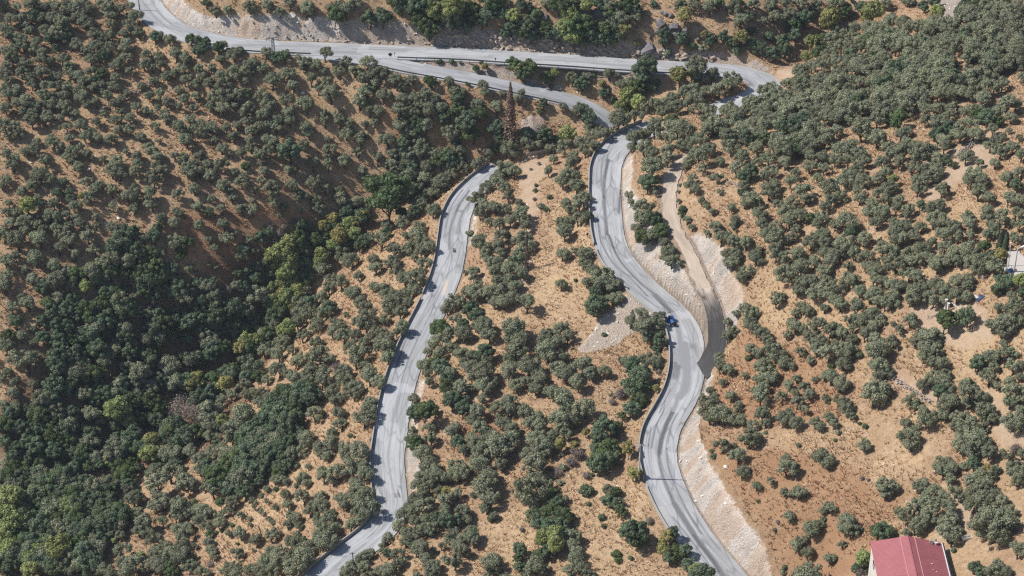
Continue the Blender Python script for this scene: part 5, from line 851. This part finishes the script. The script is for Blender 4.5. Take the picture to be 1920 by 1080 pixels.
def boulder(px, py, w, label, mat, sq=.62, group='boulders', subdiv=2, name='boulder', seed=0):
    P, d = cast([px], [py]); s = w * .5 * d[0] / FOC; rr = np.random.default_rng(int(px*7+py)); bm = rock_bm(rr, 22)
    bmesh.ops.subdivide_edges(bm, edges=bm.edges[:], cuts=2, use_grid_fill=True, fractal=.28, along_normal=.3, seed=int(px))
    me = bpy.data.meshes.new(name); bm.to_mesh(me); bm.free(); me.materials.append(mat)
    o = obj(name, me, label=label, cat='boulder', group=group); o.location = P[0] + np.array([0, 0, s*.2]); o.scale = (s, s, s*sq/.62); o.rotation_euler = (0, 0, rr.uniform(0, 6)); return o
DB = 'dark rock outcrop above the top road'
for px, py, w, lb in [(1213,97,40,'biggest dark boulder, sitting right above the edge of the top road'),(1236,46,26,'dark squarish boulder, second largest of the outcrop above the top road'),(1262,54,26,'dark boulder touching the bush at the middle of the outcrop'),(1248,28,14,'small dark boulder near the top of the outcrop'),(1240,24,11,'smallest dark boulder at the very top of the outcrop'),
    (1232,60,12,'small dark boulder below the squarish one'),(1265,66,16,'dark boulder leaning in the lower middle of the outcrop'),(1285,62,22,'dark boulder in shade at the right end of the outcrop'),(1258,30,14,'dark boulder beside the pale rock at the outcrop top'),(1308,74,14,'lone grey boulder right of the outcrop'),(1218,70,9,'little pale-edged boulder above the biggest one'),
    (1118,30,32,'large grey rock slab among the green bushes left of the outcrop'),(1128,46,20,'lower grey rock below the large slab among bushes'),(1022,34,18,'dark rock in bushes above the middle of the top road')]:
    boulder(px, py, w, lb, M_DARKROCK, .8, DB)
for px, py, w, lb in [(991-11,304,7,'white stone at the left end of the stone row in the clearing'),(986,301,7,'second white stone from the left in the clearing row'),(1001,294,6,'small white stone third from the right in the clearing row'),(1006,292.5,7,'white stone second from the right in the clearing row'),(1018,292,5,'lone white stone right of the clearing row'),
    (955,293,5,'white stone under the olive left of the clearing row'),(878,303,6,'white rock by the gully left of the clearing'),(1103,318,6,'white rock by the parapet of the right road top bend'),(1128,272,5,'white stone left of the right road top bend'),(1361,876,12,'elongated white rock pair on the slope above the right cutting'),(1345,672,14,'pale rock above the dark side track mouth'),
    (134,224,12,'pale rock between olives in the left grove'),(166,318,9,'flat white rock lower in the left grove'),(568,175,10,'pale rock in the grove below the top road'),(222,450-40,10,'pale flat rock at the edge of the reddish hillside'),(1500,795,10,'pale stones heap among the right orchard olives'),(1830,558,16,'white boulder beside the navy shade sheet below the yard'),(1838,588,6,'small white stone right of the dark round tree'),
    (1839,520,12,'pale flat slab left of the yard'),(1873,520,8,'pale rock at the foot of the yard bank'),(548,30,20,'pale rock shelf above the top road cutting')]:
    boulder(px, py, w, lb, M_STONE, .55, 'pale rocks')
for px, py, w, lb in [(990,299,9,'dark stone left of centre in the clearing row'),(995.5,296.5,8,'dark grey stone at the centre of the clearing row'),(998,295,6,'grey stone right of centre in the clearing row')]:
    boulder(px, py, w, lb, M_DARKROCK, .5, 'dark stones of the clearing row')
# broken ledges of the long cutting: proud blocks of rock
rb = np.random.default_rng(12); P = []; S = []
for _ in range(420):
    px = rb.uniform(800, 1340) if rb.random() < .8 else rb.uniform(470, 800); top = np.interp(px, [470,800,900,1000,1200,1340], [40,46,58,70,92,108]); bot = np.interp(px, [470,800,1000,1200,1340], [72,86,98,110,118]); py = rb.uniform(top, bot)
    P.append((px, py)); S.append(rb.uniform(.35, 1.1) if px > 800 else rb.uniform(.25, .6))
Pw, _ = cast([p[0] for p in P], [p[1] for p in P]); M_LEDGE = plain('brown_grey_ledge_rock', (.33,.265,.215), .95, .4, 1.0)
stones('broken_ledges', Pw, S, M_LEDGE, 'broken rock ledges of the long cutting above the top road', 9, sink=.0)

# ---------------------------------------------------------------- field walls
def field_wall(pts, h, w, label, mat, per=2.6):
    P = on_ground([p[0] for p in pts], [p[1] for p in pts]); A = catmull(P, .35); A[:, 2] = H(A[:, 0], A[:, 1]); root = empty('dry_stone_wall', A[len(A)//2], label=label, cat='stone wall', group='old dry-stone walls')
    rr = np.random.default_rng(len(A)); PS, SS = [], []
    for p in A:
        for lv in np.arange(0, h, .28):
            for _ in range(2): PS.append(p + np.array([rr.normal()*w*.35, rr.normal()*w*.35, lv])); SS.append(rr.uniform(.12, .22))
    o = stones('stones', np.array(PS) - A[len(A)//2], SS, mat, None, 5, root); return root
field_wall([(1658,700),(1680,715),(1705,731),(1728,745),(1745,757)], .6, .6, 'long dry-stone wall beside the pale path on the right slope', M_WALLST)
field_wall([(1790,297),(1803,288),(1816,279),(1836,264)], 1.0, .5, 'short dark terrace wall in the upper right grove', M_DARKROCK)
field_wall([(250,180),(262,172),(275,165),(288,158)], 1.3, .4, 'broken dark terrace wall in the upper left grove', M_DARKROCK)
field_wall([(175,213),(190,207),(205,202)], .5, .5, 'low pale field wall left of the dark terrace wall', M_WALLST)
field_wall([(1366,343),(1378,347),(1386,354)], .4, .5, 'short stone line above the bare opening by the dirt track', M_WALLST)
field_wall([(1740,597),(1756,592),(1766,588)], .4, .5, 'short stone line left of the white gate posts', M_WALLST)
# parapet of the stub road behind the clearing
cw = on_ground([988,1000,1012,1024,1036], [291,288,286,284,282]); A = catmull(cw, .5); A[:, 2] = H(A[:, 0], A[:, 1]); m = MB()
for p, q_ in zip(A[:-1], A[1:]):
    d_ = q_ - p; m.box((p+q_)/2 + np.array([0, 0, .25]), (np.linalg.norm(d_)*1.0, .3, .8), math.atan2(d_[1], d_[0]))
m.build('parapet_wall', MC, label='short low wall behind the row of stones in the clearing', cat='wall')

# ---------------------------------------------------------------- poles, pylon, mast
M_POLE = plain('grey_concrete_pole', (.50,.48,.46), .85, .15, 4); M_WOODP = plain('dark_weathered_pole', (.10,.08,.068), .9, .3, 4); M_RUSTY = plain('rusty_lattice_steel', (.095,.058,.045), .8, .35, 5); M_GALV = plain('grey_lattice_steel', (.20,.195,.20), .6, .25, 5); M_WHITE = plain('white_paint', (.62,.61,.59), .6, .08, 5); M_CERAM = plain('brown_insulator', (.12,.06,.045), .4, .1, 5)
def height_for(px, y0, y1):
    P, d = cast([px], [y1]); el = math.atan2(-rays(px, y0)[2], rays(px, y0)[1]); hy = math.hypot(P[0][0], P[0][1]); h = CAM_H - math.tan(el) * P[0][1] - P[0][2]; return P[0], h
P, h = height_for(1198, 833, 899)
root = empty('power_pole', P, label='tall pale concrete power pole with cross arm beside the right road', cat='power pole')
MB().tube([(0,0,-.5),(0,0,h)], [.2,.11], 8).build('pole', M_POLE, root); MB().box((.1,0,h-.25), (2.6,.14,.14)).build('cross_arm', M_POLE, root)
for dx in (-1.1, -.1, .5, 1.3): MB().tube([(dx,0,h-.2),(dx,0,h+.12)], [.06,.04], 6).build('insulator', M_CERAM, root)
def lattice(P, h, b, t, mat, label, arm=0, name='lattice_pylon', cat='pylon'):
    root = empty(name, P, .3, label=label, cat=cat); m = MB(); n = 9; zs = np.linspace(0, h, n)
    w = lambda z: b + (t - b) * z / h
    for sx in (-1, 1):
        for sy in (-1, 1): m.tube([(sx*w(0)/2, sy*w(0)/2, -.3), (sx*w(h)/2, sy*w(h)/2, h)], .055, 4)
    m.build('leg_frame', mat, root); m = MB()
    for i in range(n-1):
        a_, c_ = w(zs[i])/2, w(zs[i+1])/2
        for s_ in (-1, 1):
            f = (-1)**i
            m.tube([(-a_*f, s_*a_, zs[i]), (c_*f, s_*c_, zs[i+1])], .035, 4); m.tube([(s_*a_, -a_*f, zs[i]), (s_*c_, c_*f, zs[i+1])], .035, 4); m.tube([(-c_, s_*c_, zs[i+1]), (c_, s_*c_, zs[i+1])], .03, 4)
    m.build('cross_bracing', mat, root)
    if arm:
        MB().box((0,0,h-.1), (arm,.12,.16)).box((0,0,h-.6), (arm*.6,.08,.08)).build('cross_arm', mat, root)
        for dx in (-.48, 0, .48): MB().tube([(dx*arm,0,h-.2),(dx*arm,0,h-.65)], [.05,.08], 6).build('insulator', M_CERAM, root)
    return root
P, h = height_for(513, 75, 101); lattice(P, max(h, 4), .75, .4, M_GALV, 'grey lattice pylon with cross arm standing below the top road', 3.0)
P, h = height_for(987.5, 440, 507); lattice(P, h, .62, .2, M_RUSTY, 'thin rusty lattice mast in the middle olive grove', 0, 'lattice_mast', 'mast')
for px, y0, y1, lean, lb in [(262,-14,20,0,'dark power pole at the top road beside the upper left grove'),(494,985,1021,-.6,'leaning dark wooden post on the dry slope at lower left'),(665,1036,1070,-.25,'thin dark pole at the bottom of the left road')]:
    P, h = height_for(px, y0, y1); root = empty('wooden_pole', P, label=lb, cat='pole'); MB().tube([(0,0,-.4),(lean*.5,0,h*.5),(lean,0,h)], [.13,.11,.08], 7).build('shaft', M_WOODP, root)
    if y1 != 1021: MB().box((lean,0,h-.15), (.9,.09,.09)).build('cross_arm', M_WOODP, root)
# ---------------------------------------------------------------- signs and marker posts
M_SIGNB = plain('dark_sign_back', (.03,.03,.035), .6, .1, 5); M_PURP = plain('purple_red_plate', (.10,.02,.06), .6, .1, 5)
def post(px, y0, y1, label, name, cat, head=None, col=None, rz=0):
    P, h = height_for(px, y0, y1); root = empty(name, P, rz, label=label, cat=cat); MB().tube([(0,0,-.3),(0,0,h)], .045, 6).build('post', M_GALV if col is None else col, root)
    if head: head(root, h)
    return root
def diamond(root, h): MB().box((0,0,h+.1), (.75,.04,.75), 0, R(45)).build('sign_plate', M_SIGNB, root)
post(732, 103, 109, 'black-backed warning sign standing in the fork of the top roads', 'road_sign', 'road sign', diamond)
post(740, 99, 108, 'thin marker post in the fork of the top roads', 'marker_post', 'post', lambda r_, h: MB().box((0,0,h), (.2,.06,.3)).build('marker_cap', M_SIGNB, r_))
post(929, 110, 116, 'dark marker at the guard rail of the top road', 'marker_post', 'post', lambda r_, h: MB().box((0,0,h), (.28,.06,.45)).build('marker_cap', M_SIGNB, r_))
post(1101, 438, 447, 'small post with a purple plate left of the right road', 'marker_post', 'post', lambda r_, h: MB().box((0,0,h-.1), (.45,.05,.55), .4, .5).build('plate', M_PURP, r_))
post(1099, 458, 466, 'small white post above the olive left of the right road', 'marker_post', 'post', lambda r_, h: MB().box((-.08,0,h), (.32,.12,.3)).build('marker_cap', M_WHITE, r_), M_WHITE)
# ---------------------------------------------------------------- yard with lamp, cypresses, gate posts
M_YARD = plain('pale_yard_concrete', (.46,.42,.39), .9, .2, .6); M_BLUE = plain('blue_plastic_and_shade', (.02,.05,.13), .5, .15, 5)  # navy serves the crate and the sheet that paints deep shade
yc = on_ground([1905], [505])[0]; bm = bmesh.new(); yp = [on_ground([a_], [b_])[0] for a_, b_ in ((1884,478),(1925,468),(1960,480),(1960,560),(1915,545),(1890,512))]; zt = float(np.mean([p[2] for p in yp])) + .3
m = MB(); n = len(yp); V = [(p[0], p[1], zt) for p in yp] + [(p[0], p[1], zt-4) for p in yp]; m.add(V, [[i, i+n, (i+1)%n+n, (i+1)%n] for i in range(n)]); m.add([(p[0], p[1], zt) for p in yp], [], [[0, i, i+1] for i in range(1, n-1)])
me = m.mesh('paved_yard', [M_YARD]); bm.from_mesh(me); bmesh.ops.remove_doubles(bm, verts=bm.verts[:], dist=.001); bmesh.ops.recalc_face_normals(bm, faces=bm.faces[:]); bm.to_mesh(me); bm.free(); obj('paved_yard', me, label='pale paved yard at the right edge of the picture', kind='structure')
def at_h(px, py, z): return at_z(np.array([px]), np.array([py]), z)[0]
def lamp(px0, y1, px1, y0, zb, label, head, rad_):
    P = at_h(px0, y1, zb); el = -rays(px1, y0)[2] / rays(px1, y0)[1]; h = CAM_H - el * P[1] - P[2]; top = rays(px1, y0) * (P[1] / rays(px1, y0)[1]); dx = top[0] - P[0]
    root = empty('street_lamp', P, label=label, cat='street lamp'); MB().tube([(0,0,-.3),(dx,0,h)], [rad_, rad_*.6], 8).build('pole', M_POLE, root)
    if head: MB().tube([(dx,0,h),(dx+.5,0,h+.35)], .05, 6).build('arm', M_POLE, root); MB().box((dx+.85,0,h+.5), (.95,.34,.2), 0, -.5, .8).build('lamp_head', M_WHITE, root)
    else: MB().box((dx,0,h+.1), (.25,.25,.3)).build('lamp_head', M_WHITE, root)
lamp(1901, 509, 1908, 467, zt, 'thick concrete street lamp with white head at the yard edge', True, .17)
lamp(1890.5, 498, 1895.5, 457, zt, 'thin pale lamp pole left of the thick street lamp', False, .09)
jr = np.random.default_rng(3); jc = at_h(1893, 507, zt)
for i, (dx, dy, mt, lb) in enumerate([(-.5,0,M_WHITE,'white crate at the left of the junk beside the lamp'),(0,-.5,M_BLUE,'blue crate in the junk beside the lamp'),(.5,.2,M_WHITE,'white crate at the right of the junk beside the lamp')]):
    root = empty('crate', jc + np.array([dx, dy, 0]), i*.7, label=lb, cat='crate', group='crates beside the street lamp'); mm = MB()
    for s_ in (-1, 1): mm.box((s_*.3,0,.25), (.05,.6,.5)); mm.box((0,s_*.275,.25), (.55,.05,.5))
    mm.box((0,0,.03), (.55,.5,.05)); mm.build('box', mt, root); MB().box((0,0,.5), (.7,.1,.05)).build('handle', mt, root)
def spire(px, y0, y1, wpx, mat, name, label, cat, nq=5200, power=.75, ragged=.1, seed=5, group=None):
    P, h = height_for(px, y0, y1); d = np.linalg.norm(P - np.array([0, 0, CAM_H])); w = wpx*.5*d/FOC; rr = np.random.default_rng(seed); t_ = rr.random(nq)**.8; th = rr.uniform(0, 6.283, nq)
    R_ = w * np.clip((1-t_)**power, .02, 1) * (1 - .25*rr.random(nq)**2 + ragged*np.abs(rr.normal(size=nq))) * np.clip(t_*14 + .45, 0, 1) * (1 + .13*np.sin(t_*31 + 3*th))
    Pt = np.stack([np.cos(th)*R_, np.sin(th)*R_, .3 + t_*(h-.3)], -1); nr = np.stack([np.cos(th), np.sin(th), .4+0*th], -1) + rr.normal(size=(nq, 3))*.4; nr /= np.linalg.norm(nr, axis=1)[:, None]
    a_ = np.cross(nr, rr.normal(size=(nq, 3))); a_ /= np.linalg.norm(a_, axis=1)[:, None]; b_ = np.cross(nr, a_); s_ = rr.uniform(.05, .14, nq)[:, None]
    V = np.stack([Pt - a_*s_ - b_*s_, Pt + a_*s_ - b_*s_, Pt + a_*s_ + b_*s_*1.3, Pt - a_*s_ + b_*s_], 1).reshape(-1, 3)
    root = empty(name, P, label=label, cat=cat, group=group); obj('crown', mesh_np('crown', V, np.arange(nq*4).reshape(-1, 4), [mat]), root); MB().tube([(0,0,-.4),(0,0,h*.5),(.05,0,h*.97)], [.24,.15,.03], 7).build('trunk', M_BARK, root)
spire(957, 154, 268, 20, L_RUST, 'dead_conifer', 'tall dead rust-brown conifer spire below the side road', 'dead tree', 4200, .8, .5)
spire(1873, 437, 473, 12, L_CYP, 'cypress', 'shorter cypress, left of the pair by the yard', 'cypress', 4200, .42, .08, 6, 'cypress pair'); spire(1882.5, 436, 480, 11, L_CYP, 'cypress', 'taller slim cypress, right of the pair by the yard', 'cypress', 4200, .42, .08, 7, 'cypress pair')
for px, py, hh, lb in [(1772.5,580,1.9,'taller white gate post above the yellow-green shrub'),(1777,583,1.5,'shorter white gate post above the yellow-green shrub')]:
    P = on_ground([px], [py])[0]; root = empty('gate_post', P, .2, label=lb, cat='gate post', group='white gate posts'); MB().box((0,0,hh/2-.2), (.28,.28,hh+.4)).build('pillar', M_WHITE, root); MB().box((0,0,hh+.03), (.42,.42,.08)).build('cap', M_WHITE, root)
P = on_ground([1793], [578])[0]; root = empty('fallen_board', P, -.9, label='pale board lying aslant right of the white gate posts', cat='board'); MB().box((0,0,.35), (2.2,.22,.06), 0, .25).build('plank', M_WHITE, root); MB().box((.9,0,.25), (.1,.2,.6)).build('prop', M_WHITE, root)
P = on_ground([1836], [560])[0]; root = empty('shade_sheet', P, .5, label='crumpled navy sheet with deep shade put into its colour, beside the white boulder', cat='shade sheet'); rr = np.random.default_rng(8); g_ = np.linspace(-1, 1, 9); gx_, gy_ = np.meshgrid(g_*.7, g_*.5)  # deep shade is put into the sheet's navy colour
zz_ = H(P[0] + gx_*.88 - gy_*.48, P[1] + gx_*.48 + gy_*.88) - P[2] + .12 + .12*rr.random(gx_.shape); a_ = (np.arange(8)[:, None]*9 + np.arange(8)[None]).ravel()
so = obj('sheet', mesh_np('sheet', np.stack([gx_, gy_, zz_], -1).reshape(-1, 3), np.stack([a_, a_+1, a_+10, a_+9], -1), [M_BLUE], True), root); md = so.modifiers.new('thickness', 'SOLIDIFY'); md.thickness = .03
P = on_ground([1813], [1011])[0]; root = empty('trough', P, .15, label='long pale trough in tree shade right of the red-roofed shed', cat='trough'); mm = MB().box((0,0,.1), (1.5,.6,.08))
for s_ in (-1, 1): mm.box((0,s_*.28,.3), (1.5,.05,.4)); mm.box((s_*.73,0,.3), (.05,.5,.4))
mm.build('basin', M_WHITE, root); [MB().box((s_*.6,0,-.05), (.12,.5,.3)).build('foot', M_POLE, root) for s_ in (-1, 1)]

# ---------------------------------------------------------------- red-roofed shed
def metal_roof(name, col, dirty):
    t = NT(name); uv = t.n('UVMap', uv_map='uv').outputs[0]; sep = t.n('SeparateXYZ', {'Vector': uv}); wv = t.math('SINE', t.math('MULTIPLY', sep.outputs[1], 2*math.pi/.26))
    n_ = t.noise(.5, 5, .65, uv); n2_ = t.noise(5, 4, .6, t.n('Mapping', {'Vector': uv, 'Scale': (.3, 1, 1)}).outputs[0])
    c = t.mix(t.ramp(n_, [(.35, 0), (.7, 1)]), col, tuple(x*.84 for x in col)); c = t.mix(t.math('MULTIPLY', t.ramp(n2_, [(.5, 0), (.7, 1)]), .35), c, tuple(min(1, x*1.18+.02) for x in col))
    if dirty: c = t.mix(t.math('MULTIPLY', t.ramp(t.math('ADD', t.attr('dirt'), t.math('MULTIPLY', t.math('SUBTRACT', n_, .5), .6)), [(.3, 0), (.8, 1)]), .6), c, (.42,.30,.24))
    return t.done(c, .5, bump=wv, dist=.03, strength=.8, spec=.4)
M_RF1 = metal_roof('lighter_red_sheet', (.36,.12,.13), False); M_RF2 = metal_roof('darker_dusty_red_sheet', (.31,.10,.108), True); M_PLAST = plain('whitewashed_wall', (.52,.49,.45), .9, .12, 1.5); M_TRIM = plain('pink_ridge_trim', (.55,.25,.26), .6, .1, 4); M_DARK = plain('dark_gutter', (.03,.03,.035), .6, .1, 4)  # right slope's red is darker than the left's, with dirt at its far corner
ez = 28.6; A_ = at_h(1636, 1015, ez); B_ = at_h(1761, 1017, ez); C_ = at_h(1653, 1080, ez); rf = at_h(1702.5, 1008.5, ez + 1.15)
e1 = B_ - A_; wd = np.linalg.norm(e1); e1 = e1 / wd; e2 = np.array([e1[1], -e1[0], 0]); e2 = e2 if e2[1] < 0 else -e2; L_ = 17.0
dC = C_ - A_; print('shed width', wd, 'skew', math.degrees(math.acos(np.dot(dC/np.linalg.norm(dC), e2))))
gz_ = float(min(H([ (A_+e1*wd*.5+e2*L_*.5)[0]], [(A_+e1*wd*.5+e2*L_*.5)[1]])[0], ez-3.2)); root = empty('farm_shed', (A_ + e1*wd/2 + e2*L_/2) * [1, 1, 0] + [0, 0, gz_], label='long white-walled shed with a low-pitched dusty red metal roof', cat='shed')
O = np.array(root.location); u_r = float(np.dot(rf - A_, e1)); hr = 1.15
def wp(u, v, z): return A_ + e1*u + e2*v + np.array([0, 0, z]) - O
def slab(name, pts, th, mat, parent, uvs=None, dirt=None):
    P_ = np.array(pts); V = np.vstack([P_, P_ - [0, 0, th]]); me = mesh_np(name, V, np.array([[0,1,2,3],[7,6,5,4],[0,4,5,1],[1,5,6,2],[2,6,7,3],[3,7,4,0]]), [mat])
    uv = me.uv_layers.new(name='uv'); UV = (list(uvs or [(0,0)]*4)) * 2
    for l in me.loops: uv.data[l.index].uv = UV[l.vertex_index]
    if dirt: at = me.attributes.new('dirt', 'FLOAT', 'POINT'); at.data.foreach_set('value', list(dirt)*2)
    return obj(name, me, parent)
rows = np.linspace(0, L_, 5); Lc = [-.35, u_r*.78, u_r]; Rc = [u_r, u_r + (wd-u_r)*.22, wd+.3]
zr = lambda u: hr * (u+.0)/u_r if u <= u_r else hr * (wd-u)/(wd-u_r)
for cs, mt in ((Lc, M_RF1), (Rc, M_RF2)):
    for k_ in range(2):
        for j in range(4):
            u0, u1, v0, v1 = cs[k_]+.008, cs[k_+1]-.008, rows[j]+.008, rows[j+1]-.008; lift = .012*((j+k_) % 2)
            dd = (lambda u, v: max(0, 1.2 - ((wd-u)/3.2)**1.5 - v/7.5)) if mt is M_RF2 else None
            slab('roof_sheet', [wp(u0,v0,zr(u0)+lift), wp(u0,v1,zr(u0)+lift), wp(u1,v1,zr(u1)+lift), wp(u1,v0,zr(u1)+lift)], .05, mt, root, [(u0,v0),(u0,v1),(u1,v1),(u1,v0)], [dd(u0,v0),dd(u0,v1),dd(u1,v1),dd(u1,v0)] if dd else None)
slab('ridge_cap', [wp(u_r-.1,-.05,hr+.07), wp(u_r-.1,L_,hr+.07), wp(u_r+.1,L_,hr+.07), wp(u_r+.1,-.05,hr+.07)], .05, M_RF1, root)
for u in (Lc[1], Rc[1]): slab('seam_strip', [wp(u-.05,0,zr(u)+.05), wp(u-.05,L_,zr(u)+.05), wp(u+.05,L_,zr(u)+.05), wp(u+.05,0,zr(u)+.05)], .03, M_TRIM, root)
slab('fascia', [wp(wd+.32,0,.02), wp(wd+.32,L_,.02), wp(wd+.44,L_,.02), wp(wd+.44,0,.02)], .2, M_WHITE, root); slab('gutter', [wp(wd+.46,0,-.02), wp(wd+.46,L_,-.02), wp(wd+.66,L_,-.02), wp(wd+.66,0,-.02)], .15, M_DARK, root)
hw_ = ez - gz_ + 1.5
for nm, a0_, a1_ in (('wall', (.0,.2), (.0,L_-.2)), ('wall', (wd-.1,.2), (wd-.1,L_-.2)), ('wall', (.12,.25), (wd-.22,.25)), ('wall', (.12,L_-.3), (wd-.22,L_-.3))):
    p0, p1 = wp(a0_[0], a0_[1], 0), wp(a1_[0], a1_[1], 0); d_ = p1 - p0; MB().box((p0+p1)/2 + np.array([0,0,-hw_/2-.06]), (np.linalg.norm(d_), .2, hw_), math.atan2(d_[1], d_[0])).build(nm, M_PLAST, root)
for v in (3.5, 8.0, 12.5):
    p0 = wp(-.13, v, -1.6); fr = MB().box(p0, (1.3, .08, .9), math.atan2(e2[1], e2[0])).build('window', M_DARK, root); MB().box(p0 + e1*-.06, (1.1, .04, .06), math.atan2(e2[1], e2[0])).build('mullion', M_WHITE, fr)
for i, (u, v, lb) in enumerate([(wd*.80,5.6,'upper pale stone lying on the red roof'),(wd*.80,6.9,'middle pale stone lying on the red roof'),(wd*.84,7.3,'lowest pale stone lying on the red roof')]):
    V, F = RV[i]; o = obj('roof_stone', mesh_np('roof_stone', V*.13, F, [M_STONE]), label=lb, cat='stone', group='stones on the red roof'); o.location = wp(u, v, zr(u)+.1) + O
cz_ = wp(wd-.6, .6, zr(wd-.6)+.06) + O
for i, (dx, lb) in enumerate([(0,'white plastic chair upturned on the far roof corner'),(-.75,'second white plastic chair next to the roof corner')]):
    ro = empty('plastic_chair', cz_ + np.array([dx, 0, 0]), .4+i, label=lb, cat='chair', group='white chairs on the roof corner'); MB().box((0,0,.3), (.45,.42,.04)).build('seat', M_WHITE, ro); MB().box((0,.2,.55), (.42,.04,.5)).build('backrest', M_WHITE, ro)
    for sx in (-1, 1):
        for sy in (-1, 1): MB().box((sx*.19,sy*.17,.14), (.04,.04,.28)).build('leg', M_WHITE, ro)

# ---------------------------------------------------------------- blue tractor
M_TB = plain('bright_tractor_blue', (.03,.15,.48), .35, .1, 5, 0, .5); M_TB2 = plain('deep_tractor_blue', (.02,.07,.30), .4, .15, 5, 0, .5); M_TYRE = plain('black_tyre', (.02,.02,.022), .85, .2, 8); M_IRON = plain('black_iron', (.03,.03,.033), .5, .2, 6); M_RIM = plain('pale_wheel_rim', (.55,.53,.48), .5, .1, 6); M_GLASS = plain('pale_lamp_glass', (.7,.7,.66), .2, .05, 6)
C_r = ROADS['right']['C']; pxr, pyr, _ = project(C_r); it = int(np.argmin(np.abs(pyr - 603))); T_ = ROADS['right']['T'][it]; Tp = at_z(np.array([1257.]), np.array([606.]), C_r[it, 2] + .03)[0]
root = empty('tractor', Tp, math.atan2(T_[1], T_[0]), label='small open blue tractor with roll bar parked at the roadside by the olive', cat='tractor'); root.scale = (.82, .82, .82)   # drives along +x
def wheel(x, y, rr_, w_):
    n = 18; th = np.arange(n)*2*math.pi/n; V = []; 
    for yy, r_ in ((-w_/2, rr_*.62), (-w_/2, rr_*.93), (-w_*.3, rr_), (w_*.3, rr_), (w_/2, rr_*.93), (w_/2, rr_*.62)): V.append(np.stack([np.cos(th)*r_, np.full(n, yy), np.sin(th)*r_], -1))
    V = np.concatenate(V) + [x, y, rr_]; Q = [[k*n+i, k*n+(i+1)%n, (k+1)*n+(i+1)%n, (k+1)*n+i] for k in range(5) for i in range(n)]; Q += [[5*n+i, 5*n+(i+1)%n, (i+1)%n, i] for i in range(n)]
    lug = MB().add(V, Q)
    for i in range(n): a_ = th[i]; lug.box((x+math.cos(a_)*rr_*.99, y, rr_+math.sin(a_)*rr_*.99), (.09, w_*.9, .05), 0, -a_+math.pi/2)
    wo = lug.build('wheel', M_TYRE, root); MB().tube([(x, y-w_*.4, rr_), (x, y+w_*.4, rr_)], rr_*.6, 14).build('rim', M_RIM, wo)
for y_ in (-.72, .72): wheel(-.75, y_, .62, .34); wheel(1.05, y_*.88, .4, .24)
hd = MB().box((.82,0,1.0), (1.25,.6,.5), 0, 0, .9).build('hood', M_TB, root); MB().box((1.455,0,.98), (.04,.46,.4)).build('grille', M_IRON, hd); [MB().tube([(1.46,s_*.2,1.12),(1.50,s_*.2,1.12)], .07, 8).build('headlight', M_GLASS, hd) for s_ in (-1, 1)]
MB().box((.3,0,.66), (2.3,.42,.36)).box((-.7,0,.72), (.5,1.1,.3)).box((1.05,0,.42), (.16,1.1,.14)).build('chassis', M_IRON, root); MB().box((-.1,0,.86), (.75,.9,.05)).build('platform', M_IRON, root)
for s_ in (-1, 1):
    f_ = MB(); 
    for a0_ in np.linspace(R(25), R(165), 7): f_.box((-.75+math.cos(a0_)*.72, s_*.72, .62+math.sin(a0_)*.72), (.30,.42,.04), 0, -a0_+math.pi/2)
    f_.box((-.72, s_*.5, 1.0), (.95,.04,.5)); f_.build('fender', M_TB2, root)
st_ = MB().box((-.62,0,1.12), (.45,.48,.12)).build('seat', M_IRON, root); MB().box((-.86,0,1.35), (.1,.46,.42)).build('backrest', M_IRON, st_)
MB().tube([(-.98,-.5,.85),(-1.02,-.5,1.9),(-1.04,-.38,2.2),(-1.04,.38,2.2),(-1.02,.5,1.9),(-.98,.5,.85)], .045, 8).build('roll_bar', M_IRON, root)
MB().tube([(-.02,0,1.0),(-.2,0,1.42)], .03, 6).build('steering_column', M_IRON, root); MB().tube([(-.2+.0+math.cos(a_)*.07,math.sin(a_)*.2,1.44+math.cos(a_)*.16) for a_ in np.linspace(0, 6.283, 13)], .02, 5).build('steering_wheel', M_IRON, root)
MB().tube([(.9,.2,1.2),(.9,.2,1.75)], .04, 8).build('exhaust', M_IRON, root)
MB().box((-1.45,0,.55), (.5,1.25,.12)).box((-1.2,0,.6), (.5,.1,.1)).box((-1.6,0,.35), (.08,1.2,.35)).build('rear_implement', M_IRON, root)
# drainage grating on the left road
gq = at_z(np.array([851.5]), np.array([471.]), 5.3)[0]; jj = np.hypot(ROADS['left']['C'][:, 0]-gq[0], ROADS['left']['C'][:, 1]-gq[1]).argmin(); gq[2] = ROADS['left']['C'][jj, 2] + .05; gr_ = empty('drain_grate', gq, .1, label='dark drain grating set in the left road beside a tree shadow', cat='grate'); 
MB().box((0,.4,0), (.42,.08,.03)).box((0,-.9,0), (.42,.08,.03)).box((-.25,-.25,0), (.06,1.4,.03)).box((.25,-.25,0), (.06,1.4,.03)).build('frame', M_IRON, gr_); [MB().box((0,-.8+.28*i,0), (.42,.08,.025)).build('bar', M_IRON, gr_) for i in range(5)]

# ---------------------------------------------------------------- air: a thin haze round the whole place
hz = bpy.data.materials.new('thin_haze'); hz.use_nodes = True; ht = hz.node_tree; ht.nodes.remove(ht.nodes['Principled BSDF'])
pv = ht.nodes.new('ShaderNodeVolumePrincipled'); pv.inputs['Color'].default_value = (.72, .84, 1, 1); pv.inputs['Density'].default_value = .00007; ht.links.new(pv.outputs[0], ht.nodes['Material Output'].inputs['Volume'])
zl, zh = float(GZ.min()) - 3, max(float(GZ.max()) + 40, CAM_H + 10); ex = (float(GX[-1]) - float(GX[0])) + 20, (float(GY[-1]) - float(GY[0])) + 20
MB().box(((GX[0]+GX[-1])/2, (GY[0]+GY[-1])/2, (zl+zh)/2), (ex[0], ex[1], zh-zl)).build('haze', hz, label='thin bluish summer haze', kind='stuff')
